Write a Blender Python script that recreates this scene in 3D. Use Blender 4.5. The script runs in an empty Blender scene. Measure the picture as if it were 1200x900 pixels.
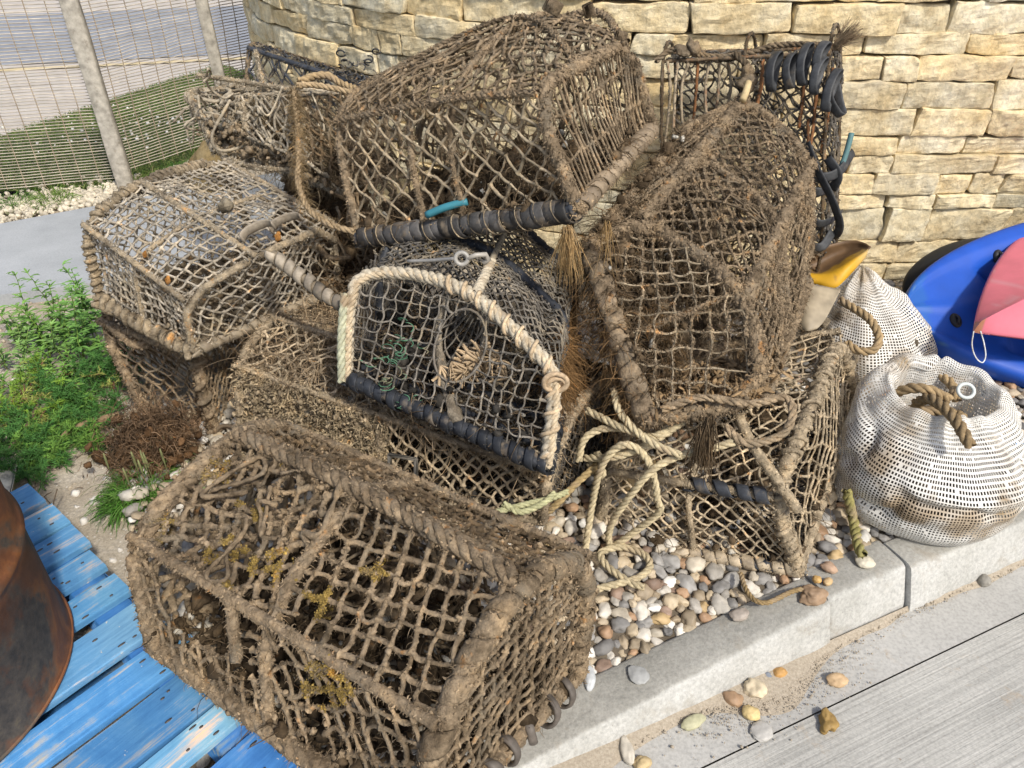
import bpy, math, random
import numpy as np
PI = math.pi
SC = bpy.context.scene
COL = SC.collection
R0 = np.random.default_rng(7)

# ------------------------------------------------------------------ camera frame
CH, CP, CF = 1.45, math.radians(35), 902.0
FW = np.array([0, math.cos(CP), -math.sin(CP)]); UP = np.array([0, math.sin(CP), math.cos(CP)]); RT = np.array([1., 0, 0])
CC = np.array([0, 0, CH])
def at(u, v, d):
    return CC + d * (FW + RT * (u - 600) / CF + UP * (450 - v) / CF)
def atz(u, v, z):
    r = FW + RT * (u - 600) / CF + UP * (450 - v) / CF
    return CC + (z - CH) / r[2] * r
def ats(l): return np.array([at(*q) for q in l])
KD = np.array([.914, .407, 0]); KN = np.array([-.407, .914, 0])      # along the kerb / away from the road
def kn(k, n, z=0.): return KD * k + KN * n + np.array([0, 0, z])
BED = .09

# ------------------------------------------------------------------ noise
def _hash(ix, iy, iz, seed):
    h = (ix * 374761393 + iy * 668265263 + iz * 1274126177 + seed * 974634777) & 0xffffffff
    h = ((h ^ (h >> 13)) * 1274126177) & 0xffffffff
    h = (h ^ (h >> 16)) & 0xffff
    return h / 32767.5 - 1.0
def vn(p, seed=0):
    p = np.asarray(p, float); i = np.floor(p).astype(np.int64); f = p - i; f = f * f * (3 - 2 * f)
    x, y, z = i[..., 0], i[..., 1], i[..., 2]; fx, fy, fz = f[..., 0], f[..., 1], f[..., 2]
    def c(a, b, d): return _hash(x + a, y + b, z + d, seed)
    x00 = c(0,0,0)*(1-fx)+c(1,0,0)*fx; x10 = c(0,1,0)*(1-fx)+c(1,1,0)*fx
    x01 = c(0,0,1)*(1-fx)+c(1,0,1)*fx; x11 = c(0,1,1)*(1-fx)+c(1,1,1)*fx
    return (x00*(1-fy)+x10*fy)*(1-fz)+(x01*(1-fy)+x11*fy)*fz
def fbm(p, seed=0, o=3):
    s = 0; a = 1; t = 0
    for k in range(o):
        s = s + a * vn(p * 2.0**k, seed + k); t += a; a *= .5
    return s / t
def nrm(a): return a / np.maximum(np.linalg.norm(a, axis=-1, keepdims=True), 1e-9)

# ------------------------------------------------------------------ mesh collector
class MB:
    def __init__(s): s.V = []; s.Q = []; s.T = []; s.C = []; s.n = 0
    def add(s, V, Q=None, T=None, col=(1, 1, 1)):
        V = np.asarray(V, float).reshape(-1, 3); c = np.asarray(col, float)
        if c.ndim == 1: c = np.broadcast_to(c, (len(V), 3))
        if Q is not None and len(Q): s.Q.append(np.asarray(Q, np.int64) + s.n)
        if T is not None and len(T): s.T.append(np.asarray(T, np.int64) + s.n)
        s.V.append(V); s.C.append(c); s.n += len(V)
    def build(s, name, mat, parent=None, smooth=True):
        V = np.concatenate(s.V); C = np.concatenate(s.C)
        if parent is not None: V = V - np.array(parent_loc(parent))
        Q = np.concatenate(s.Q) if s.Q else np.zeros((0, 4), int); T = np.concatenate(s.T) if s.T else np.zeros((0, 3), int)
        me = bpy.data.meshes.new(name); me.vertices.add(len(V)); me.vertices.foreach_set('co', V.astype(np.float32).ravel())
        nl = len(Q) * 4 + len(T) * 3; me.loops.add(nl); me.polygons.add(len(Q) + len(T))
        me.loops.foreach_set('vertex_index', np.concatenate([Q.ravel(), T.ravel()]).astype(np.int32))
        me.polygons.foreach_set('loop_start', np.concatenate([np.arange(len(Q)) * 4, len(Q) * 4 + np.arange(len(T)) * 3]).astype(np.int32))
        me.polygons.foreach_set('use_smooth', np.full(len(Q) + len(T), bool(smooth)))
        a = me.attributes.new('Col', 'FLOAT_COLOR', 'POINT')
        a.data.foreach_set('color', np.concatenate([C, np.ones((len(C), 1))], 1).astype(np.float32).ravel())
        me.update(calc_edges=True); me.validate()
        me.materials.append(mat)
        o = bpy.data.objects.new(name, me); COL.objects.link(o)
        if parent is not None: o.parent = parent
        return o
def parent_loc(p):
    l = np.array(p.location)
    while p.parent is not None:
        p = p.parent; l = l + np.array(p.location)
    return l
def empty(name, loc, label=None, cat=None, group=None):
    o = bpy.data.objects.new(name, None); COL.objects.link(o); o.location = tuple(float(x) for x in loc); o.empty_display_size = .05
    return tag(o, label, cat, group)
def tag(o, label=None, cat=None, group=None, kind=None):
    if label: o['label'] = label
    if cat: o['category'] = cat
    if group: o['group'] = group
    if kind: o['kind'] = kind
    return o

# ------------------------------------------------------------------ shapes
def tubes(mb, P, R, S=6, col=None, lump=0., freq=60., seed=0):
    """many tubes at once. P (N,K,3), R (N,K) or scalar"""
    P = np.asarray(P, float)
    if len(P) == 0: return
    N, K, _ = P.shape; R = np.broadcast_to(np.asarray(R, float), (N, K))
    T = nrm(np.gradient(P, axis=1)); d = nrm(P[:, -1] - P[:, 0] + 1e-7)
    ref = np.where(np.abs(d[:, 2:3]) < .8, np.array([[0, 0, 1.]]), np.array([[1., 0, 0]]))
    A = nrm(np.cross(T, ref[:, None, :])); B = np.cross(T, A)
    a = np.arange(S) * 2 * PI / S
    D = A[:, :, None, :] * np.cos(a)[None, None, :, None] + B[:, :, None, :] * np.sin(a)[None, None, :, None]
    rr = R[:, :, None] * np.ones(S)
    if lump:
        q = P[:, :, None, :] + D * rr[..., None]
        rr = rr * np.maximum(.35, 1 + lump * (vn(q * freq, seed) + .5 * vn(q * freq * 2.3, seed + 1)))
    V = P[:, :, None, :] + D * rr[..., None]
    i = np.arange(N)[:, None, None] * K * S + np.arange(K - 1)[None, :, None] * S
    j = np.arange(S)[None, None, :]; j2 = (j + 1) % S
    Q = np.stack([i + j, i + j2, i + S + j2, i + S + j], -1).reshape(-1, 4)
    c = (1, 1, 1)
    if col is not None:
        c = np.asarray(col, float)
        if c.ndim == 2: c = np.repeat(c, K * S, 0)
    mb.add(V, Q, col=c)
def resample(P, step, smooth=True):
    P = np.asarray(P, float)
    if smooth and len(P) > 2:
        E = np.concatenate([[2 * P[0] - P[1]], P, [2 * P[-1] - P[-2]]]); out = []
        for k in range(len(P) - 1):
            p0, p1, p2, p3 = E[k:k + 4]; t = np.linspace(0, 1, 12, endpoint=False)[:, None]
            out.append(.5 * (2 * p1 + (p2 - p0) * t + (2 * p0 - 5 * p1 + 4 * p2 - p3) * t**2 + (3 * p1 - p0 - 3 * p2 + p3) * t**3))
        P = np.concatenate(out + [P[-1:]])
    L = np.concatenate([[0], np.cumsum(np.linalg.norm(np.diff(P, axis=0), axis=1))])
    n = max(3, int(L[-1] / step) + 1); s = np.linspace(0, L[-1], n)
    return np.stack([np.interp(s, L, P[:, k]) for k in range(3)], 1)
def frames(P):
    T = nrm(np.gradient(P, axis=0)); N = np.zeros_like(P)
    a = np.array([0, 0, 1.]) if abs(T[0, 2]) < .8 else np.array([1., 0, 0])
    n = nrm(np.cross(T[0], a))
    for k in range(len(P)):
        n = nrm(n - T[k] * np.dot(n, T[k])); N[k] = n
    return T, N, np.cross(T, N)
def sweep(mb, P, r, S=8, N=None, ab=(1, 1), col=(1, 1, 1), lump=0., freq=60., seed=0, caps=True, closed=False):
    P = np.asarray(P, float); K = len(P)
    if N is None: T, N, B = frames(P)
    else:
        T = nrm(np.gradient(P, axis=0)); N = nrm(N - T * np.sum(N * T, 1, keepdims=True)); B = np.cross(T, N)
    r = np.broadcast_to(np.asarray(r, float), (K,)); a = np.arange(S) * 2 * PI / S
    D = N[:, None, :] * (ab[0] * np.cos(a))[None, :, None] + B[:, None, :] * (ab[1] * np.sin(a))[None, :, None]
    rr = r[:, None] * np.ones(S)
    if lump:
        q = P[:, None, :] + D * rr[..., None]
        rr = rr * np.maximum(.4, 1 + lump * (vn(q * freq, seed) + .5 * vn(q * freq * 2.3, seed + 1)))
    V = P[:, None, :] + D * rr[..., None]
    kk = K if closed else K - 1
    i = (np.arange(kk) * S)[:, None]; i2 = ((np.arange(kk) + 1) % K * S)[:, None]; j = np.arange(S)[None]; j2 = (j + 1) % S
    Q = np.stack([i + j, i + j2, i2 + j2, i2 + j], -1).reshape(-1, 4)
    V = V.reshape(-1, 3); T3 = None
    if caps and not closed:
        V = np.concatenate([V, P[:1], P[-1:]]); s = np.arange(S); n0 = K * S
        T3 = np.concatenate([np.stack([np.full(S, n0), (s + 1) % S, s], 1), np.stack([np.full(S, n0 + 1), (K - 1) * S + s, (K - 1) * S + (s + 1) % S], 1)])
    mb.add(V, Q, T3, col)
def rope(mb, P, r, pitch=None, strands=3, step=.006, col=(1, 1, 1), S=6, lump=.12, seed=0, jit=.15, smooth=True):
    """laid rope: strands twisted round each other"""
    P = resample(P, step, smooth); pitch = pitch or r * 7; T, N, B = frames(P)
    L = np.concatenate([[0], np.cumsum(np.linalg.norm(np.diff(P, axis=0), axis=1))])
    rs = r * .54; out = []
    for k in range(strands):
        ph = L / pitch * 2 * PI + k * 2 * PI / strands
        out.append(P + (N * np.cos(ph)[:, None] + B * np.sin(ph)[:, None]) * r * .5)
    c = np.asarray(col)[None] * (1 + jit * R0.uniform(-1, 1, (strands, 1)))
    tubes(mb, np.array(out), rs, S, c, lump, 90, seed)
def coil(mb, P, rc, rw, pitch, flat=None, step=16, col=(1, 1, 1), S=6, seed=0, lump=.15, colj=.15, gap=0., smooth=True, freq=60):
    """cord (or flat strip) wound round a bar"""
    P = resample(P, pitch / 6, smooth); T, N, B = frames(P)
    L = np.concatenate([[0], np.cumsum(np.linalg.norm(np.diff(P, axis=0), axis=1))])
    turns = L[-1] / pitch; n = int(turns * step) + 2; s = np.linspace(0, L[-1], n)
    ip = lambda A: np.stack([np.interp(s, L, A[:, k]) for k in range(3)], 1)
    rng = np.random.default_rng(seed); wob = np.interp(s, np.linspace(0, L[-1], max(4, int(turns))), rng.uniform(-1.1, 1.1, max(4, int(turns))))
    ph = s / pitch * 2 * PI + wob; n3 = nrm(ip(N)) * np.cos(ph)[:, None] + nrm(ip(B)) * np.sin(ph)[:, None]
    rad = rc * (1 + .16 * np.interp(s, np.linspace(0, L[-1], max(4, int(turns * 2))), rng.uniform(-1, 1, max(4, int(turns * 2)))))
    Q = ip(P) + n3 * rad[:, None]
    c = np.asarray(col, float)[None] * (1 + colj * np.interp(s, np.linspace(0, L[-1], max(4, int(turns))), rng.uniform(-1, 1, max(4, int(turns)))))[:, None]
    if flat: sweep(mb, Q, 1., S + 2, n3, (flat[1], flat[0]), np.concatenate([np.repeat(c, S + 2, 0), c[:1], c[-1:]]), lump * .5, 50, seed)
    else: sweep(mb, Q, rw, S, n3, (1, 1), np.concatenate([np.repeat(c, S, 0), c[:1], c[-1:]]), lump, freq, seed)
def ico(sub=1):
    t = (1 + 5**.5) / 2
    V = nrm(np.array([(-1,t,0),(1,t,0),(-1,-t,0),(1,-t,0),(0,-1,t),(0,1,t),(0,-1,-t),(0,1,-t),(t,0,-1),(t,0,1),(-t,0,-1),(-t,0,1)], float))
    F = [(0,11,5),(0,5,1),(0,1,7),(0,7,10),(0,10,11),(1,5,9),(5,11,4),(11,10,2),(10,7,6),(7,1,8),(3,9,4),(3,4,2),(3,2,6),(3,6,8),(3,8,9),(4,9,5),(2,4,11),(6,2,10),(8,6,7),(9,8,1)]
    for _ in range(sub):
        m = {}; V = list(V); nf = []
        def mid(a, b):
            k = (min(a, b), max(a, b))
            if k not in m: m[k] = len(V); V.append(nrm((V[a] + V[b]) / 2))
            return m[k]
        for a, b, c in F:
            x, y, z = mid(a, b), mid(b, c), mid(c, a); nf += [(a, x, z), (b, y, x), (c, z, y), (x, y, z)]
        V = np.array(V); F = nf
    return np.array(V), np.array(F)
ICO = [ico(0), ico(1), ico(2), ico(3)]
def randrot(n, rng):
    q = nrm(rng.normal(size=(n, 4))); w, x, y, z = q.T
    return np.stack([np.stack([1-2*(y*y+z*z), 2*(x*y-z*w), 2*(x*z+y*w)], -1), np.stack([2*(x*y+z*w), 1-2*(x*x+z*z), 2*(y*z-x*w)], -1), np.stack([2*(x*z-y*w), 2*(y*z+x*w), 1-2*(x*x+y*y)], -1)], 1)
def blobs(mb, P, size, rng, sub=1, rough=.35, squash=None, col=None, freq=1.6, M=None):
    """irregular lumps; size (n,) or (n,3)"""
    P = np.asarray(P, float); n = len(P)
    if n == 0: return
    V, F = ICO[sub]; size = np.asarray(size, float)
    if size.ndim == 0: size = np.full(n, float(size))
    if size.ndim == 1: size = size[:, None] * rng.uniform(.65, 1.25, (n, 3))
    off = rng.uniform(-50, 50, (n, 1, 3)); d = 1 + rough * (vn(V[None] * freq + off, 3) + .4 * vn(V[None] * freq * 2.7 + off, 5))
    W = V[None] * d[..., None] * size[:, None, :]
    if M is None: M = randrot(n, rng)
    W = np.einsum('nij,nkj->nki', M, W) + P[:, None, :]
    T = (np.arange(n)[:, None, None] * len(V) + F[None]).reshape(-1, 3)
    c = (1, 1, 1) if col is None else (np.repeat(np.asarray(col, float), len(V), 0) if np.ndim(col) == 2 else col)
    mb.add(W, None, T, c)
def hairs(mb, P, rng, L=.02, r=.0006, D=None, droop=.5, curl=.5, K=4, S=3, col=None):
    P = np.asarray(P, float); n = len(P)
    if n == 0: return
    d = nrm(rng.normal(size=(n, 3))) if D is None else nrm(D + rng.normal(size=(n, 3)) * curl)
    l = L * rng.uniform(.4, 1.5, n); s = nrm(rng.normal(size=(n, 3))); t = np.linspace(0, 1, K)
    X = P[:, None, :] + d[:, None, :] * (t[None, :, None] * l[:, None, None]) + s[:, None, :] * (np.sin(t * 3)[None, :, None] * .35 * curl * l[:, None, None])
    X[:, :, 2] -= droop * l[:, None] * t[None]**2
    tubes(mb, X, r * (1 - .7 * t)[None] * rng.uniform(.6, 1.4, (n, 1)), S, col)
def box(mb, c, ax, dims, col=(1, 1, 1), bev=.004):
    """bevelled box: centre, 3 axis rows, full dims"""
    ax = np.asarray(ax, float); h = np.asarray(dims, float) / 2; b = min(bev, h.min() * .6); V = []; 
    for s in np.array([(x, y, z) for x in (-1, 1) for y in (-1, 1) for z in (-1, 1)], float):
        for k in range(3):
            q = s * (h - b); q[k] = s[k] * h[k]; V.append(q)
    V = np.array(V) @ ax + np.asarray(c); I = lambda x, y, z, k: ((x * 4 + y * 2 + z) * 3 + k); Q = []; T = []
    Q += [(I(0,0,0,0),I(0,0,1,0),I(0,1,1,0),I(0,1,0,0)),(I(1,0,0,0),I(1,1,0,0),I(1,1,1,0),I(1,0,1,0)),
          (I(0,0,0,1),I(1,0,0,1),I(1,0,1,1),I(0,0,1,1)),(I(0,1,0,1),I(0,1,1,1),I(1,1,1,1),I(1,1,0,1)),
          (I(0,0,0,2),I(0,1,0,2),I(1,1,0,2),I(1,0,0,2)),(I(0,0,1,2),I(1,0,1,2),I(1,1,1,2),I(0,1,1,2))]
    for x in (0, 1):
        for y in (0, 1): Q.append((I(x,y,0,0),I(x,y,1,0),I(x,y,1,1),I(x,y,0,1)))
    for x in (0, 1):
        for z in (0, 1): Q.append((I(x,0,z,0),I(x,1,z,0),I(x,1,z,2),I(x,0,z,2)))
    for y in (0, 1):
        for z in (0, 1): Q.append((I(0,y,z,1),I(1,y,z,1),I(1,y,z,2),I(0,y,z,2)))
    for x in (0, 1):
        for y in (0, 1):
            for z in (0, 1): T.append((I(x,y,z,0),I(x,y,z,1),I(x,y,z,2)))
    mb.add(V, Q, T, col)
def grid(mb, X, col=(1, 1, 1), closed_u=False):
    X = np.asarray(X); n, m, _ = X.shape; nn = n if closed_u else n - 1
    i = np.arange(nn)[:, None]; i2 = (i + 1) % n; j = np.arange(m - 1)[None]
    Q = np.stack([i * m + j, i2 * m + j, i2 * m + j + 1, i * m + j + 1], -1).reshape(-1, 4)
    c = np.asarray(col, float)
    if c.ndim == 3: c = c.reshape(-1, 3)
    mb.add(X, Q, col=c)

# ------------------------------------------------------------------ netting
def clip_segments(A, B, poly):
    d = B - A; t0 = np.zeros(len(A)); t1 = np.ones(len(A)); ok = np.ones(len(A), bool); n = len(poly)
    for k in range(n):
        p, q = poly[k], poly[(k + 1) % n]; nx = np.array([-(q - p)[1], (q - p)[0]])
        num = (A - p) @ nx; den = d @ nx
        with np.errstate(divide='ignore', invalid='ignore'): t = -num / den
        ent = den > 1e-12; ex = den < -1e-12
        t0 = np.where(ent, np.maximum(t0, t), t0); t1 = np.where(ex, np.minimum(t1, t), t1)
        ok &= ~((np.abs(den) <= 1e-12) & (num < 0))
    return t0, t1, ok & (t1 - t0 > .05)
def net2d(mb, poly, mapf, sp, ang, r, rng, jit=.12, warp=.35, aspect=1., col=(1, 1, 1), cj=.2, K=9, S=6, lump=.34, freq=210, miss=.03, knot=1.75, hole=None, bend=.09):
    poly = np.asarray(poly, float); c, s = math.cos(ang), math.sin(ang); Rm = np.array([[c, -s], [s, c]])
    q = poly @ Rm; lo = q.min(0) - sp * 1.5; hi = q.max(0) + sp * 1.5; sx, sy = sp, sp * aspect
    nx, ny = int((hi[0] - lo[0]) / sx) + 2, int((hi[1] - lo[1]) / sy) + 2
    g = np.stack(np.meshgrid(lo[0] + np.arange(nx) * sx, lo[1] + np.arange(ny) * sy, indexing='ij'), -1)
    p3 = np.concatenate([g * (1 / (sp * 4)), np.full(g.shape[:2] + (1,), rng.uniform(0, 90))], -1)
    g = g + np.stack([vn(p3, 1), vn(p3, 2)], -1) * warp * sp + rng.normal(0, jit * sp, g.shape)
    g = g @ Rm.T; E = [(g[:-1], g[1:]), (g[:, :-1], g[:, 1:])]
    A = np.concatenate([e[0].reshape(-1, 2) for e in E]); B = np.concatenate([e[1].reshape(-1, 2) for e in E])
    t0, t1, ok = clip_segments(A, B, poly); ok &= rng.random(len(A)) > miss
    if hole is not None: ok &= ~hole((A + B) / 2)
    A, B, t0, t1 = A[ok], B[ok], t0[ok], t1[ok]; n = len(A)
    if n == 0: return np.zeros((0, 3))
    t = np.linspace(0, 1, K)[None]; tt = t0[:, None] + (t1 - t0)[:, None] * t
    X = A[:, None] + (B - A)[:, None] * tt[..., None]; pr = np.stack([-(B - A)[:, 1], (B - A)[:, 0]], -1)
    X = X + pr[:, None] * (np.sin(PI * tt) * rng.normal(0, bend, (n, 1)))[..., None]
    P = mapf(X); P[:, :, 2] -= np.sin(PI * tt) * .04 * sp
    rr = r * (1 + rng.normal(0, .16, (n, 1))) * np.ones((1, K)) * (1 + (knot - 1) * (np.exp(-(tt / .075)**2) + np.exp(-((1 - tt) / .075)**2)))
    cc = np.clip(np.asarray(col)[None] * (1 + cj * rng.normal(0, 1, (n, 1))), 0.01, 1)
    tubes(mb, P, rr, S, cc, lump, freq, int(rng.integers(1000)))
    return P.reshape(-1, 3)
def quad_map(p00, p10, p11, p01, bulge, rng, wob=.012):
    p00, p10, p11, p01 = map(np.asarray, (p00, p10, p11, p01))
    Lu = (np.linalg.norm(p10 - p00) + np.linalg.norm(p11 - p01)) / 2; Lv = (np.linalg.norm(p01 - p00) + np.linalg.norm(p11 - p10)) / 2
    nn = nrm(np.cross(p11 - p00, p01 - p10)); o = rng.uniform(0, 99)
    def f(X):
        u = X[..., :1] / Lu; v = X[..., 1:] / Lv
        P = (p00 * (1 - u) + p10 * u) * (1 - v) + (p01 * (1 - u) + p11 * u) * v
        w = (np.clip(u * (1 - u), 0, 1) * np.clip(v * (1 - v), 0, 1) * 16)[..., 0]
        q = np.concatenate([X * 9, np.full(X.shape[:-1] + (1,), o)], -1)
        return P + nn * (w * bulge + np.minimum(w * 3, 1) * wob * vn(q, 4))[..., None]
    return f, np.array([(0, 0), (Lu, 0), (Lu, Lv), (0, Lv)])
def poly_map(pts, bulge, rng, wob=.012):
    pts = np.asarray(pts); c = pts.mean(0); n = np.zeros(3)
    for k in range(len(pts)): n += np.cross(pts[k] - c, pts[(k + 1) % len(pts)] - c)
    n = nrm(n); ex = nrm(pts[-1] - pts[0]); ex = nrm(ex - n * (ex @ n)); ey = np.cross(n, ex)
    p2 = np.stack([(pts - c) @ ex, (pts - c) @ ey], 1); res = (pts - c) @ n; R = np.abs(p2).max(); o = rng.uniform(0, 99)
    def f(X):
        d2 = ((X[..., None, :] - p2)**2).sum(-1) + 1e-5; w = 1 / d2**1.5; z = (w * res).sum(-1) / w.sum(-1)
        rr = np.clip(1 - (X**2).sum(-1) / (R * R), 0, 1); q = np.concatenate([X * 9, np.full(X.shape[:-1] + (1,), o)], -1)
        return c + X[..., :1] * ex + X[..., 1:] * ey + n * (z + rr * bulge + wob * np.minimum(rr * 3, 1) * vn(q, 4))[..., None]
    return f, p2
# ------------------------------------------------------------------ materials
def newmat(name):
    m = bpy.data.materials.new(name); m.use_nodes = True; nt = m.node_tree; b = nt.nodes['Principled BSDF']
    return m, nt, b
def nd(nt, t, **k):
    n = nt.nodes.new(t)
    for a, v in k.items():
        if a in n.inputs: n.inputs[a].default_value = v
        else: setattr(n, a, v)
    return n
def ramp(nt, stops, fac):
    n = nt.nodes.new('ShaderNodeValToRGB'); e = n.color_ramp.elements
    while len(e) < len(stops): e.new(.5)
    for k, (p, c) in enumerate(stops): e[k].position = p; e[k].color = tuple(c) + (1,) if len(c) == 3 else c
    nt.links.new(fac, n.inputs[0]); return n.outputs[0]
def noise(nt, co, scale, detail=5, rough=.6, dist=0):
    n = nd(nt, 'ShaderNodeTexNoise', Scale=scale, Detail=detail, Roughness=rough, Distortion=dist); nt.links.new(co, n.inputs['Vector']); return n.outputs[0]
def mix(nt, a, b, f, mode='MIX'):
    n = nt.nodes.new('ShaderNodeMix'); n.data_type = 'RGBA'; n.blend_type = mode
    for s, v in ((n.inputs[0], f), (n.inputs[6], a), (n.inputs[7], b)):
        if hasattr(v, 'is_output'): nt.links.new(v, s)
        elif isinstance(v, (int, float)): s.default_value = v if s == n.inputs[0] else (v, v, v, 1)
        else: s.default_value = tuple(v) + (1,)
    return n.outputs[2]
def coord(nt, scale=(1, 1, 1), rot=0., out='Object'):
    t = nt.nodes.new('ShaderNodeTexCoord'); m = nt.nodes.new('ShaderNodeMapping'); m.inputs['Scale'].default_value = scale; m.inputs['Rotation'].default_value = (0, 0, rot)
    nt.links.new(t.outputs[out], m.inputs[0]); return m.outputs[0]
def bump(nt, b, h, strength=.4, dist=.003, prev=None):
    n = nd(nt, 'ShaderNodeBump', Strength=strength, Distance=dist); nt.links.new(h, n.inputs['Height'])
    if prev is not None: nt.links.new(prev, n.inputs['Normal'])
    nt.links.new(n.outputs[0], b.inputs['Normal']); return n.outputs[0]
def attr(nt):
    n = nt.nodes.new('ShaderNodeAttribute'); n.attribute_name = 'Col'; return n.outputs[0]
def cmat(name, lo=.6, hi=1.35, scale=60, rough=.9, spec=.25, bs=.4, bscale=250, bd=.002, tint=None, tscale=9, patch=False, tlo=.52):
    """colour comes with the mesh (Col), broken up by two noises"""
    m, nt, b = newmat(name); co = coord(nt); f = noise(nt, co, scale)
    g = ramp(nt, [(.3, (lo,) * 3), (.7, (hi,) * 3)], f); c = mix(nt, attr(nt), g, 1., 'MULTIPLY')
    if tint is not None:
        f2 = noise(nt, co, tscale, 4); k = ramp(nt, [(tlo, (0, 0, 0)), (tlo + .16, (1, 1, 1))], f2); c = mix(nt, c, tint, k)
    if patch:
        c = mix(nt, c, ramp(nt, [(.35, (.62, .60, .58)), (.5, (1, 1, 1)), (.66, (1.28, 1.22, 1.12))], noise(nt, co, 16, 5, .65)), 1., 'MULTIPLY')
        c = mix(nt, c, ramp(nt, [(.635, (1, 1, 1)), (.73, (1.5, 1.06, .66))], noise(nt, co, 33, 4, .6)), 1., 'MULTIPLY')
    nt.links.new(c, b.inputs['Base Color']); b.inputs['Roughness'].default_value = rough; b.inputs['Specular IOR Level'].default_value = spec
    pv = bump(nt, b, noise(nt, co, bscale, 4), bs, bd)
    if patch: bump(nt, b, noise(nt, co, 750, 3, .7), .7, .0015, pv)
    return m
M = {}
M['mud'] = cmat('muddy_cord', .5, 1.4, 70, .95, .1, 1., 210, .006, (.25, .205, .145), 14, patch=True)
M['cord'] = cmat('weathered_cord', .6, 1.35, 80, .9, .2, .6, 350, .002, (.34, .28, .19), 12, patch=True)
M['rope'] = cmat('laid_rope', .65, 1.25, 120, .9, .15, .6, 500, .0015, (.33, .25, .16), 19, tlo=.54)
M['fuzz'] = cmat('dried_weed', .55, 1.4, 60, .95, .1, .7, 300, .003, patch=True)
M['rubber'] = cmat('old_rubber', .6, 1.5, 45, .55, .3, .35, 160, .001, (.15, .125, .095), 24, tlo=.60)
M['rubberc'] = cmat('crusted_rubber', .6, 1.4, 45, .6, .4, .5, 160, .002, (.20, .155, .105), 22)
M['rust'] = cmat('rusty_rod', .5, 1.5, 60, .85, .2, .5, 300, .001, (.27, .11, .04), 22, tlo=.56)
M['pebble'] = cmat('pebble_stone', .75, 1.2, 45, .6, .35, .15, 220, .001)
M['leaf'] = cmat('leaf', .75, 1.3, 30, .55, .3, .1, 100, .001)
M['plastic'] = cmat('scuffed_plastic', .88, 1.08, 12, .52, .35, .08, 200, .0006)
M['bag'] = cmat('white_mesh_cloth', .85, 1.1, 30, .8, .25, .2, 500, .0005, (.30, .22, .13), 7)
M['wood'] = cmat('weathered_wood', .6, 1.3, 30, .85, .2, .5, 120, .002, (.2, .17, .13), 26, tlo=.60)
M['metal'] = cmat('dull_metal', .8, 1.15, 40, .45, .5, .2, 200, .0008)
M['wire'] = cmat('tan_wire', .7, 1.25, 20, .8, .25, .2, 200, .0006)
def stone_mat():
    m, nt, b = newmat('dry_limestone'); co = coord(nt)
    n1 = noise(nt, co, 9, 8, .65); n2 = noise(nt, co, 45, 6, .7); n3 = noise(nt, co, 3.5, 3)
    c = ramp(nt, [(.3, (.62, .475, .255)), (.5, (.80, .675, .43)), (.7, (.87, .79, .585))], n1)
    c = mix(nt, c, attr(nt), 1., 'MULTIPLY')
    c = mix(nt, c, ramp(nt, [(.35, (.72,) * 3), (.62, (1.1,) * 3)], n2), 1., 'MULTIPLY')
    k = ramp(nt, [(.58, (0, 0, 0)), (.8, (.55,) * 3)], n3); c = mix(nt, c, (.50, .455, .37), k)
    nt.links.new(c, b.inputs['Base Color']); b.inputs['Roughness'].default_value = .95; b.inputs['Specular IOR Level'].default_value = .15
    p = bump(nt, b, noise(nt, co, 24, 9, .72), .8, .012); bump(nt, b, noise(nt, co, 160, 6, .75), .6, .003, p); return m
M['stone'] = stone_mat()
def flatmat(name, stops, scale, bscale, rough=.9, bs=.4, bd=.003, spots=None, detail=8, n2=None):
    m, nt, b = newmat(name); co = coord(nt); c = ramp(nt, stops, noise(nt, co, scale, detail, .65))
    if n2: c = mix(nt, c, ramp(nt, n2[1], noise(nt, co, n2[0], 6, .7)), 1., 'MULTIPLY')
    if spots:
        v = nd(nt, 'ShaderNodeTexVoronoi', Scale=spots[0]); nt.links.new(co, v.inputs['Vector'])
        k = ramp(nt, [(spots[1], (1, 1, 1)), (spots[1] + .05, (0, 0, 0))], v.outputs['Distance']); c = mix(nt, c, spots[2], k)
    nt.links.new(c, b.inputs['Base Color']); b.inputs['Roughness'].default_value = rough; b.inputs['Specular IOR Level'].default_value = .2
    bump(nt, b, noise(nt, co, bscale, 7, .7), bs, bd); return m
M['kerb'] = None
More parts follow.
